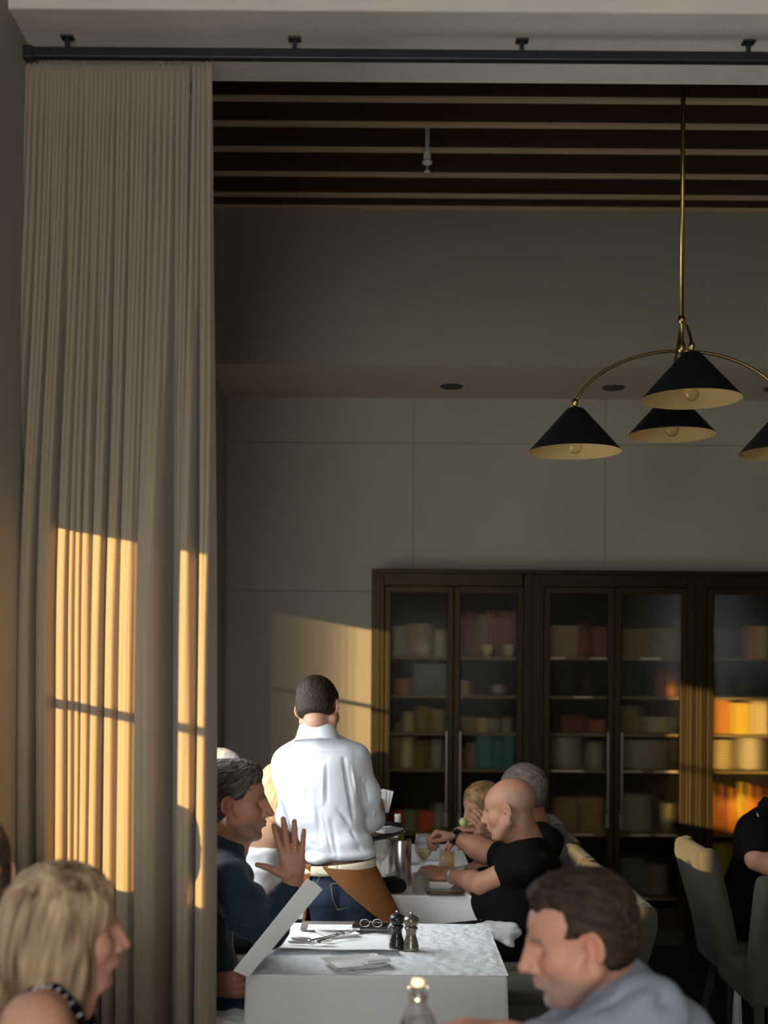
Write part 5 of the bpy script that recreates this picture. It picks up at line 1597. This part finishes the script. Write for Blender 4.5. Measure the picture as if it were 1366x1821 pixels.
# menu he holds
root2 = empty('menu', P(425, 1735, 3.80), 'open white menu card held upright by the man in navy', 'menu')
def panel(name, c4, th, par):
    bm = bmesh.new(); vs = [Vector(q) for q in c4]
    nrm = (vs[1] - vs[0]).cross(vs[3] - vs[0]).normalized() * th
    a = [bm.verts.new(v) for v in vs]; b = [bm.verts.new(v + nrm) for v in vs]
    bm.faces.new(a[::-1]); bm.faces.new(b)
    for i in range(4): bm.faces.new((a[i], a[(i + 1) % 4], b[(i + 1) % 4], b[i]))
    return bm_obj(name, bm, M['card'], par)
panel('cover', (P(415, 1726, 3.60), P(441, 1737, 3.63), P(573, 1581, 3.70), P(547, 1562, 3.67)), .003, root2)
panel('page', (P(441, 1737, 3.634), P(428, 1722, 3.72), P(556, 1566, 3.78), P(573, 1581, 3.704)), .002, root2)

# ======== bald man in the black T-shirt
D7 = 5.17
root = person((.64, D7, 0), 'bald man in black T-shirt leaning his elbow on the long table')
Mh = head_matrix(P(905, 1440, D7), 72, 14, 0, 1.02)
sk = (.50, .25, .155)
pel = V3(.56, D7, .60); N_ = P(940, 1491, 5.20); shL = P(944, 1535, 5.05); shR = P(915, 1528, 5.38)
hd = head_chunk(Mh, dict(skin=sk, brow=(.2, .15, .12), stubble=.18, stubcol=(.45, .36, .32), fat=1.15, neckr=1.15, neck=(0, -.080, -.15), scalp=(.30, .22, .17)), .0026, to=N_ + Vector((0, 0, -.012)))
elL = P(857, 1572, 5.10); wrL = P(800, 1556, 5.34)
elR = P(862, 1514, 5.42); wrR = P(812, 1489, 5.46)
handL = hand_prims(wrL, (-.95, .15, .12), (.05, .55, -.85), 'L', curl=(.5, .7, .5), thumb=(.5, .6, .3))
handR = hand_prims(wrR, (-.95, .1, .20), (0, -.25, -1), 'R', curl=(1.0, 1.0, .8), thumb=(.4, .7, .6))
aL = skin_chunk([C(shL, elL, .056, .046, .02)] + forearm(elL, wrL, .044, .029) + handL, .0032, sk)
aR = skin_chunk([C(shR, elR, .056, .050, .02)] + forearm(elR, wrR, .050, .031) + handR, .0032, sk)
bod = skin_chunk(torso_prims(pel, N_, shL, shR, t=-.012, w=.95), .012, sk)
body_obj(root, [hd, aL, aR, bod])
sp = torso_prims(pel, N_, shL, shR, t=.012, w=1.10, dp=1.15, belly=.04) + [C(shL, shL.lerp(elL, .42), .075, .066, .03), C(shR, shR.lerp(elR, .55), .075, .062, .03)]
cloth_obj('t_shirt', sp, M['tee_black'], root, .0055, (.006, (10, 10, 12)), 8, [(*LN((900, 1560), (960, 1570), 4.98), .010, .006), (*LN((890, 1530), (940, 1545), 4.98), .010, .006)],
          [E(N_ + Vector((-.02, 0, .066)), (.064, .066, .05), .008, '-')], 1)
bm = bmesh.new()
d_ = (wrL - elL).normalized(); c_ = wrL - d_ * .045
u_ = d_.orthogonal().normalized(); v_ = d_.cross(u_)
for k in range(3):
    tube(bm, [c_ + d_ * .006 * k + (u_ * math.cos(a) + v_ * math.sin(a)) * .0335 for a in np.linspace(0, 2 * PI, 26)], .0028, 8, cap=False)
bm_obj('bracelet', bm, M['bracelet'], root, True)
bm = bmesh.new()
d_ = (wrR - elR).normalized(); c_ = wrR + d_ * .004; u_ = d_.orthogonal().normalized(); v_ = d_.cross(u_)
for k in range(5):
    tube(bm, [c_ + d_ * .005 * (k - 2) + (u_ * math.cos(a) + v_ * math.sin(a)) * .0345 for a in np.linspace(0, 2 * PI, 26)], .0032, 8, cap=False)
w_ = bm_obj('watch_strap', bm, M['black_rubber'], root, True)
bm = bmesh.new(); box(bm, (0, 0, 0), (.034, .034, .010), .003)
bmesh.ops.translate(bm, vec=c_ + Vector((0, -.022, .030)), verts=bm.verts); bm_obj('watch_case', bm, M['phone'], w_)
seated(root, pel, (-1, 0, 0), 'ivory' if False else 'trousers_dark')
c = V3(.48, 5.05, .655)
V, F = solid([E((c[0] - .03, c[1] - .03, c[2]), (.075, .10, .012), .02), E((c[0] + .03, c[1] - .08, c[2] - .02), (.05, .05, .035), .03), C((c[0] - .05, c[1] - .12, c[2] - .01), (c[0] + .04, c[1] - .13, c[2] - .06), .014, .012, .03)], .005)
V += normals(V, F) * (.005 * vnoise(V, (30, 30, 30), 3))[:, None]
tag(np_obj('napkin', V, F, M['napkin']), 'crumpled white napkin on the lap of the bald man', 'napkin')

# ======== grey haired man in black behind him
D8 = 5.70
root = person((.70, D8, 0), 'grey haired man in black shirt behind the bald man')
Mh = head_matrix(P(927, 1412, D8), 66, 8, 0, 1.03)
sk = (.42, .20, .13)
pel = V3(.60, D8, .60); N_ = P(955, 1466, 5.72); shL = P(972, 1500, 5.56); shR = P(945, 1492, 5.92)
hd = head_chunk(Mh, dict(skin=sk, brow=(.15, .12, .10), stubble=.3, neckr=1.1, neck=(0, -.08, -.15)), .003, to=N_ + Vector((0, 0, -.012)))
elR = P(895, 1520, 5.88); wrR = P(853, 1492, 5.86)
elL = P(930, 1545, 5.52); wrL = P(895, 1535, 5.50)
handR = hand_prims(wrR, (-.95, -.1, .10), (0, .2, -1), 'R', curl=(.45, .5, .4), thumb=(.35, .5, .3))
aR = skin_chunk([C(shR, elR, .052, .046, .02)] + forearm(elR, wrR, .046, .030) + handR, .0036, sk)
aL = skin_chunk([C(shL, elL, .05, .042, .02)] + forearm(elL, wrL, .040, .028) + hand_prims(wrL, (-.9, .1, 0), (0, .1, -1), 'L'), .005, sk)
bod = skin_chunk(torso_prims(pel, N_, shL, shR, t=-.012), .012, sk)
body_obj(root, [hd, aR, aL, bod])
hair_obj(root, Mh, SHORT + short_cut(front=.080, side=.010, nape=-.08), .0034, (.09, .075, .06), (.26, .22, .18), (200, 200, 40), .0035, 14)
cloth_obj('shirt', torso_prims(pel, N_, shL, shR, t=.014, w=1.08, dp=1.15, belly=.03) + [C(shL, shL.lerp(elL, .9), .072, .06, .03), C(shR, shR.lerp(elR, .5), .072, .062, .03)], M['tee_black'], root, .007, (.006, (10, 10, 12)), 9, (), [E(N_ + Vector((-.02, 0, .066)), (.062, .064, .05), .008, '-')], 1)
seated(root, pel, (-1, 0, 0), 'trousers_dark')

# ======== woman with her hand at her mouth
D9 = 6.25
root = person((.66, D9, 0), 'blonde woman holding her hand to her mouth at the far end of the long table')
Mh = head_matrix(P(857, 1437, D9), 118, 16, 0, .95)
sk = (.56, .30, .19)
pel = V3(.60, D9, .58); N_ = P(884, 1482, 6.30); shL = P(890, 1512, 6.14); shR = P(880, 1508, 6.44)
hd = head_chunk(Mh, dict(skin=sk, brow=(.25, .15, .08), closed=True, neckr=.85, neck=(0, -.06, -.15)), .0032, to=N_ + Vector((0, 0, -.012)))
elR = P(884, 1535, 6.06); wrR = P(868, 1492, 6.03)
hR = hand_prims(wrR, (-.35, -.1, .93), (-.55, .8, 0), 'L', curl=(.35, .5, .4), thumb=(.8, .3, .2), s=.92)
elL = P(880, 1550, 6.40); wrL = P(868, 1478, 6.08)
hL = hand_prims(P(868, 1476, 6.10), (-.95, -.1, .10), (0, .2, -1), 'R', curl=(.10, .2, .2), thumb=(.4, .3, .2), s=.92)
a1 = skin_chunk([C(shL, elR, .042, .038, .02)] + forearm(elR, wrR, .036, .024) + hR, .0036, sk)
a2 = skin_chunk([C(shR, elL, .042, .038, .02)] + forearm(elL, P(868, 1476, 6.10), .036, .024) + hL, .0036, sk)
body_obj(root, [hd, a1, a2, skin_chunk(torso_prims(pel, N_, shL, shR, t=-.012, w=.9), .012, sk)])
BOB = [E((0, -.018, .050), (.087, .108, .092)), E((0, -.055, -.02), (.088, .075, .10), .03), E((.066, -.020, -.05), (.030, .052, .085), .03), E((-.066, -.020, -.05), (.030, .052, .085), .03)]
hair_obj(root, Mh, BOB + [E((0, .125, -.035), (.066, .095, .115), .015, '-')], .0036, (.16, .085, .035), (.48, .30, .14), (90, 90, 14), .005, 21, long=True, sdir=(0, -.12, -1))
cloth_obj('blouse', torso_prims(pel, N_, shL, shR, t=.010, w=.98) + [C(shL, shL.lerp(elR, .4), .056, .050, .03), C(shR, shR.lerp(elL, .4), .056, .05, .03)], M['tee_black'], root, .008, (.005, (10, 10, 12)), 19, (), [E(N_ + Vector((-.02, 0, .05)), (.058, .06, .05), .008, '-')], 1)
seated(root, pel, (-1, 0, 0), 'trousers_dark')
lp_ = P(824, 1462, 6.06)
bm = bmesh.new(); lathe(bm, [(0, -.018), (.010, -.015), (.019, -.006), (.022, 0), (.019, .006), (.010, .015), (0, .018)], lp_, 20, axis=(.3, -1, .3))
tag(bm_obj('lime_slice', bm, M['lime'], None, True), 'pale green lime held up at the fingertips of the blonde woman', 'lime')

# ======== white haired man, mostly hidden
D4 = 5.82
root = person((-.74, D4, 0), 'white haired man behind the man in navy, only his crown showing')
Mh = head_matrix(P(397, 1384, D4), -80, 5, 0, 1.02)
sk = (.60, .36, .27)
pel = V3(-.78, D4, .60); N_ = P(385, 1440, D4); shR = P(386, 1478, 5.66); shL = P(390, 1472, 5.98)
hd = head_chunk(Mh, dict(skin=sk, neck=(0, -.07, -.16), scalp=(.7, .62, .55)), .0036, to=N_ + Vector((0, 0, -.012)))
a1 = skin_chunk(forearm(V3(-.56, 5.70, .83), V3(-.38, 5.80, .80), .042, .028) + [C(shR, V3(-.56, 5.70, .83), .05, .044, .02)] + hand_prims(V3(-.38, 5.80, .80), (1, .1, -.04), (0, 0, -1), 'R'), .005, sk)
a2 = skin_chunk(forearm(V3(-.58, 6.02, .83), V3(-.40, 5.95, .80), .042, .028) + [C(shL, V3(-.58, 6.02, .83), .05, .044, .02)] + hand_prims(V3(-.40, 5.95, .80), (1, -.1, -.04), (0, 0, -1), 'L'), .005, sk)
body_obj(root, [hd, a1, a2, skin_chunk(torso_prims(pel, N_, shL, shR, t=-.012), .012, sk)])
hair_obj(root, Mh, SHORT + short_cut(front=.082, side=.012, nape=-.08), .0036, (.72, .66, .58), (.86, .82, .76), (120, 120, 60), .003, 24)
cloth_obj('shirt', torso_prims(pel, N_, shL, shR, t=.012) + [C(shR, V3(-.56, 5.70, .83), .066, .054, .03), C(shL, V3(-.58, 6.02, .83), .066, .054, .03)], M['shirt_blue'], root, .009, (.005, (10, 10, 12)), 29, (), [E(N_ + Vector((.02, 0, .05)), (.060, .06, .05), .008, '-')], 1)
seated(root, pel, (1, 0, 0), 'trousers_dark')

# ======== woman in the white blouse with bare shoulder
D5 = 5.28
root = person((-.70, D5, 0), 'blonde woman in white blouse with bare shoulder, half hidden by the waiter')
Mh = head_matrix(P(508, 1412, D5), -80, 6, 0, .96)
sk = (.58, .34, .20)
pel = V3(-.70, D5, .60); N_ = P(486, 1470, D5); shR = P(470, 1492, 5.12); shL = P(482, 1488, 5.45)
hd = head_chunk(Mh, dict(skin=sk, closed=True, neckr=.9, neck=(0, -.06, -.16)), .0034, to=N_ + Vector((0, 0, -.012)))
elR = P(455, 1575, 5.10); wrR = P(500, 1560, 5.20)
a1 = skin_chunk([C(N_, shR, .045, .062, .03), E(P(462, 1480, 5.12), (.066, .060, .070), .03), C(shR, elR, .052, .040, .02)] + forearm(elR, wrR, .038, .026) + hand_prims(wrR, (.9, .4, .1), (0, 0, -1), 'R', s=.92), .004, sk)
elL = P(478, 1560, 5.52); wrL = P(540, 1560, 5.45)
a2 = skin_chunk([C(shL, elL, .046, .040, .02)] + forearm(elL, wrL, .038, .026) + hand_prims(wrL, (.9, 0, .1), (0, 0, -1), 'L', s=.92), .005, sk)
body_obj(root, [hd, a1, a2, skin_chunk(torso_prims(pel, N_, shL, shR, t=-.008, w=.9), .009, sk)])
hair_obj(root, Mh, BOB + [E((0, -.07, -.10), (.07, .05, .10), .03), E((0, .125, -.035), (.066, .095, .115), .015, '-')], .004, (.50, .34, .15), (.80, .62, .34), (90, 90, 14), .005, 31, long=True, sdir=(0, -.12, -1))
cloth_obj('blouse', torso_prims(pel, N_, shL, shR, t=.012, w=1.0) + [C(P(462, 1515, 5.10), elR, .062, .056, .03), C(elR, wrR - Vector((.03, .01, 0)), .056, .044, .02), C(P(478, 1515, 5.47), elL, .060, .05, .03)],
          M['blouse'], root, .006, (.008, (16, 16, 22)), 33, (), [B(P(470, 1402, 5.28), (.30, .35, .20), .02, .03, '-')], 1)
seated(root, pel, (1, 0, 0), 'trousers_dark')

# ======== man in the black polo at the right edge
D6 = 5.5
root = person((1.62, D6, 0), 'man in black polo shirt with folded arms cut by the right edge')
Mh = head_matrix(P(1420, 1372, D6), -75, 10, 0, 1.0)
sk = (.52, .27, .17)
pel = V3(1.62, D6, .62); N_ = P(1382, 1440, D6); shR = P(1350, 1486, 5.33); shL = P(1370, 1480, 5.66)
hd = head_chunk(Mh, dict(skin=sk, brow=(.1, .07, .05), neck=(0, -.07, -.16)), .0036, to=N_ + Vector((0, 0, -.012)))
elR = P(1347, 1527, 5.26); wrR = P(1432, 1560, 5.20)
a1 = skin_chunk([C(shR, elR, .055, .050, .02)] + forearm(elR, wrR, .050, .030) + hand_prims(wrR, (.9, .3, .1), (0, .6, -.6), 'R'), .0036, sk)
elL = V3(1.86, 5.72, .84); wrL = V3(2.02, 5.55, .86)
a2 = skin_chunk([C(shL, elL, .052, .044, .02)] + forearm(elL, wrL, .042, .028) + hand_prims(wrL, (.8, -.4, 0), (0, 0, -1), 'L'), .005, sk)
body_obj(root, [hd, a1, a2, skin_chunk(torso_prims(pel, N_, shL, shR, t=-.012), .012, sk)])
hair_obj(root, Mh, SHORT + short_cut(nape=-.08, side=.01), .004, (.03, .02, .015), (.08, .06, .04), (140, 140, 70), .003, 41)
cloth_obj('polo_shirt', torso_prims(pel, N_, shL, shR, t=.014, w=1.08, dp=1.12, belly=.03) + [C(shR, shR.lerp(elR, .6), .078, .068, .03), C(shL, shL.lerp(elL, .5), .074, .064, .03)], M['tee_black'], root, .006, (.006, (10, 10, 12)), 42, [(*LN((1320, 1500), (1345, 1550), 5.2), .010, .008)], [E(N_ + Vector((.02, 0, .05)), (.060, .062, .05), .008, '-')], 1)
bm = bmesh.new()
lathe(bm, [(.080, -.020), (.070, .008), (.064, .026), (.060, .027), (.062, .004), (.074, -.02)], (0, 0, 0), 36)
bmesh.ops.rotate(bm, cent=(0, 0, 0), matrix=Matrix.Rotation(math.radians(20), 3, 'Y'), verts=bm.verts)
bmesh.ops.translate(bm, vec=N_ + Vector((-.005, 0, .012)), verts=bm.verts); bm_obj('collar', bm, M['tee_black'], root, True)
bm = bmesh.new(); tube(bm, [P(1346, 1446, 5.33), P(1352, 1458, 5.32), P(1357, 1468, 5.315)], .0022, 6); bm_obj('piping', bm, M['white_plastic'], root, True)
seated(root, pel, (1, 0, 0), 'trousers_dark')

# ======== foreground man in the blue grey shirt
D2 = 2.40
root = person((.64, D2, 0), 'dark haired man in blue grey shirt looking down, close at lower right')
Mh = head_matrix(P(1031, 1672, D2), 90, 15, 0, 1.0)
sk = (.68, .34, .235)
pel = V3(.66, D2, .60); N_ = P(1105, 1762, 2.43); shL = P(1150, 1812, 2.26); shR = P(1100, 1790, 2.61)
hd = head_chunk(Mh, dict(skin=sk, brow=(.12, .08, .06), closed=True, stubble=.8, stubcol=(.30, .235, .20), goatee=(.62, .56, .52), fat=1.08, neckr=1.1, neck=(0, -.075, -.13), nose=1.35), .0024, to=N_ + Vector((0, 0, -.012)))
elL = P(1010, 1900, 2.22); wrL = P(905, 1842, 2.36)
elR = P(960, 1880, 2.60); wrR = P(880, 1900, 2.55)
a1 = skin_chunk([C(shL, elL, .055, .046, .02)] + forearm(elL, wrL, .046, .030) + hand_prims(wrL, (-.95, .1, .08), (0, .2, -1), 'L', curl=(.5, .6, .5)), .003, sk)
a2 = skin_chunk([C(shR, elR, .052, .046, .02)] + forearm(elR, wrR, .044, .030) + hand_prims(wrR, (-.95, -.1, .05), (0, .2, -1), 'R', curl=(.5, .6, .5)), .004, sk)
body_obj(root, [hd, a1, a2, skin_chunk(torso_prims(pel, N_, shL, shR, t=-.014), .012, sk)])
hair_obj(root, Mh, SHORT + [E((0, .020, .108), (.058, .055, .026), .02)] + [E((0, .125, -.020), (.110, .098, .118), .010, '-')] + short_cut(front=.092, side=.016, nape=-.075) + [E((.066, .066, .062), (.030, .040, .034), .012, '-'), E((-.066, .066, .062), (.030, .040, .034), .012, '-')], .0026, (.018, .011, .007), (.075, .045, .028), (170, 170, 24), .0062, 51)
sp = torso_prims(pel, N_, shL, shR, t=.014, w=1.02, dp=1.1, belly=.03) + [C(shL, shL.lerp(elL, .5), .075, .068, .03), C(shL.lerp(elL, .5), elL, .068, .060, .02), C(elL, elL.lerp(wrL, .45), .062, .060, .02), C(shR, elR, .072, .058, .03), C(elR, elR.lerp(wrR, .45), .060, .058, .02)]
cr = [(*LN((1060, 1800), (1140, 1740), 2.22), .010, .012), (*LN((1100, 1821), (1180, 1740), 2.2), .012, -.008), (*LN((1150, 1821), (1215, 1735), 2.2), .014, .012), (*LN((1040, 1821), (1090, 1760), 2.25), .010, .008)]
cloth_obj('shirt', sp, M['shirt_blue'], root, .0055, (.010, (11, 11, 14)), 52, cr, [E(N_ + Vector((-.04, 0, .05)), (.070, .066, .055), .008, '-')], 1)
bm = bmesh.new()
lathe(bm, [(.100, -.045), (.086, .0), (.073, .030), (.069, .031), (.070, .004), (.090, -.045)], (0, 0, 0), 44)
bmesh.ops.rotate(bm, cent=(0, 0, 0), matrix=Matrix.Rotation(math.radians(-30), 3, 'Y'), verts=bm.verts)
bmesh.ops.translate(bm, vec=P(1078, 1752, 2.42), verts=bm.verts); bm_obj('collar', bm, M['shirt_blue'], root, True)
seated(root, pel, (-1, 0, 0), 'trousers_dark')

# ======== foreground blonde woman
D1 = 2.36
root = person((-.69, D1, 0), 'blonde woman with chin length hair and bare shoulder, close at lower left')
Mh = head_matrix(P(119, 1660, D1), -66, 3, 0, .96)
sk = (.62, .31, .21)
pel = V3(-.72, D1, .60); N_ = P(92, 1790, 2.33); shR = P(62, 1826, 2.15); shL = P(110, 1820, 2.48)
hd = head_chunk(Mh, dict(skin=(.55, .28, .20), brow=(.3, .2, .12), neckr=.88, neck=(0, -.05, -.17)), .0026, to=N_ + Vector((0, 0, -.012)))
elR = V3(-.62, 2.07, .86); wrR = V3(-.42, 2.15, .80)
elL = V3(-.60, 2.55, .86); wrL = V3(-.42, 2.46, .80)
a1 = skin_chunk([C(N_, shR, .045, .056, .03), C(shR, elR, .056, .040, .02)] + forearm(elR, wrR, .038, .026) + hand_prims(wrR, (1, .1, -.02), (0, 0, -1), 'R', s=.92), .0034, sk)
a2 = skin_chunk([C(N_, shL, .045, .054, .03), C(shL, elL, .050, .040, .02)] + forearm(elL, wrL, .038, .026) + hand_prims(wrL, (1, -.1, -.02), (0, 0, -1), 'L', s=.92), .005, sk)
body_obj(root, [hd, a1, a2, skin_chunk(torso_prims(pel, N_, shL, shR, t=-.004, w=.92), .009, sk)])
BOB2 = [E((0, -.018, .050), (.092, .112, .096)), E((0, -.062, -.03), (.096, .078, .12), .03), E((.072, -.014, -.055), (.034, .056, .10), .03), E((-.072, -.014, -.055), (.034, .056, .10), .03),
        E((0, -.072, -.11), (.085, .052, .075), .03), E((.078, -.030, -.125), (.032, .050, .060), .02), E((-.076, -.035, -.115), (.034, .045, .055), .02), E((.04, -.085, -.15), (.05, .04, .05), .02), E((-.04, -.085, -.14), (.05, .04, .05), .02), E((.086, .0, -.155), (.020, .026, .030), .02)]
hair_obj(root, Mh, BOB2 + [E((0, .130, -.040), (.070, .098, .120), .015, '-')], .0030, (.085, .048, .024), (.60, .41, .25), (62, 62, 9), .0085, 61, long=True, sdir=(.0, -.12, -1))
cloth_obj('top', torso_prims(pel, N_, shL, shR, t=.010, w=.94), M['tee_black'], root, .008, (.004, (10, 10, 12)), 62, (), [B(P(80, 1700, 2.3), (.35, .4, .14), .02, .02, '-')], 1)
for k, (s_, q_) in enumerate(((shR, -1), (shL, 1))):
    bm = bmesh.new()
    pts = [N_.lerp(s_, .45) + Vector((x_, 0, z_)) for x_, z_ in ((-.085, -.07), (-.06, .0), (-.02, .046), (.02, .05), (.06, .01), (.09, -.07))]
    tube(bm, pts, .010, 8); st = bm_obj('shoulder_strap', bm, M['tee_black'], root, True)
    bm = bmesh.new()
    for i in range(1, len(pts) - 1):
        for t in (.15, .45, .75):
            q_ = pts[i].lerp(pts[min(i + 1, len(pts) - 1)], t) + Vector((0, -.0085, .0045)); tube(bm, [q_ - Vector((.005, 0, .003)), q_ + Vector((.005, 0, .003))], .0022, 6)
    bm_obj('strap_pattern', bm, M['white_plastic'], st, True)
seated(root, pel, (1, 0, 0), 'trousers_dark')

# ======== person cut by the left edge
root = person((-.90, 2.72, 0), 'brown haired person only just visible at the left picture edge')
Mh = head_matrix(Vector((-.905, 2.74, 1.235)), 10, 5, 0, .95)
sk = (.5, .28, .19)
pel = V3(-.89, 2.74, .58); N_ = Vector((-.90, 2.72, 1.07)); shL = Vector((-.90, 2.88, 1.02)); shR = Vector((-.90, 2.58, 1.02))
hd = head_chunk(Mh, dict(skin=sk, neckr=.85, neck=(0, -.05, -.15)), .004, to=N_ + Vector((0, 0, -.012)))
a1 = skin_chunk([C(shR, V3(-.80, 2.57, .80), .042, .036, .02)] + forearm(V3(-.80, 2.57, .80), V3(-.66, 2.66, .78), .034, .024) + hand_prims(V3(-.66, 2.66, .78), (1, .3, -.1), (0, 0, -1), 'R', s=.88), .005, sk)
a2 = skin_chunk([C(shL, V3(-.80, 2.90, .80), .042, .036, .02)] + forearm(V3(-.80, 2.90, .80), V3(-.66, 2.82, .78), .034, .024) + hand_prims(V3(-.66, 2.82, .78), (1, -.3, -.1), (0, 0, -1), 'L', s=.88), .005, sk)
body_obj(root, [hd, a1, a2, skin_chunk(torso_prims(pel, N_, shL, shR, t=-.012, w=.72, dp=.85), .012, sk)])
hair_obj(root, Mh, SHORT + [E((0, -.05, -.03), (.075, .06, .08), .03)] + [E((0, .125, -.028), (.110, .078, .105), .010, '-')], .004, (.05, .03, .02), (.13, .08, .05), (120, 120, 30), .004, 71)
cloth_obj('shirt', torso_prims(pel, N_, shL, shR, t=.006, w=.75, dp=.9) + [C(shR, V3(-.80, 2.57, .80), .054, .046, .03), C(shL, V3(-.80, 2.90, .80), .054, .046, .03)], M['black_cloth'], root, .010, (.004, (10, 10, 12)), 72, (), (), 1)
lp, an = legs_prims(pel - V3(-.06, 0, .02), (0, 1, 0), (1, 0, 0), t=.0, splay=.0)
cloth_obj('trousers', lp, M['trousers_dark'], root, .012, (.003, (14, 14, 14)), 4, sm=1)
shoes(root, an, (1, 0, 0))
box_obj('stool_seat', (-.88, 2.74, .43), (.26, .34, .06), M['chair_fabric'], None, .01)
o = bpy.data.objects['stool_seat']; o.name = 'stool'; tag(o, 'low upholstered stool under the brown haired person at the left edge', 'stool')
for sx in (-.99, -.77):
    for sy in (2.60, 2.88): box_obj('leg', (sx, sy, .20), (.03, .03, .395), M['chair_leg'], o)
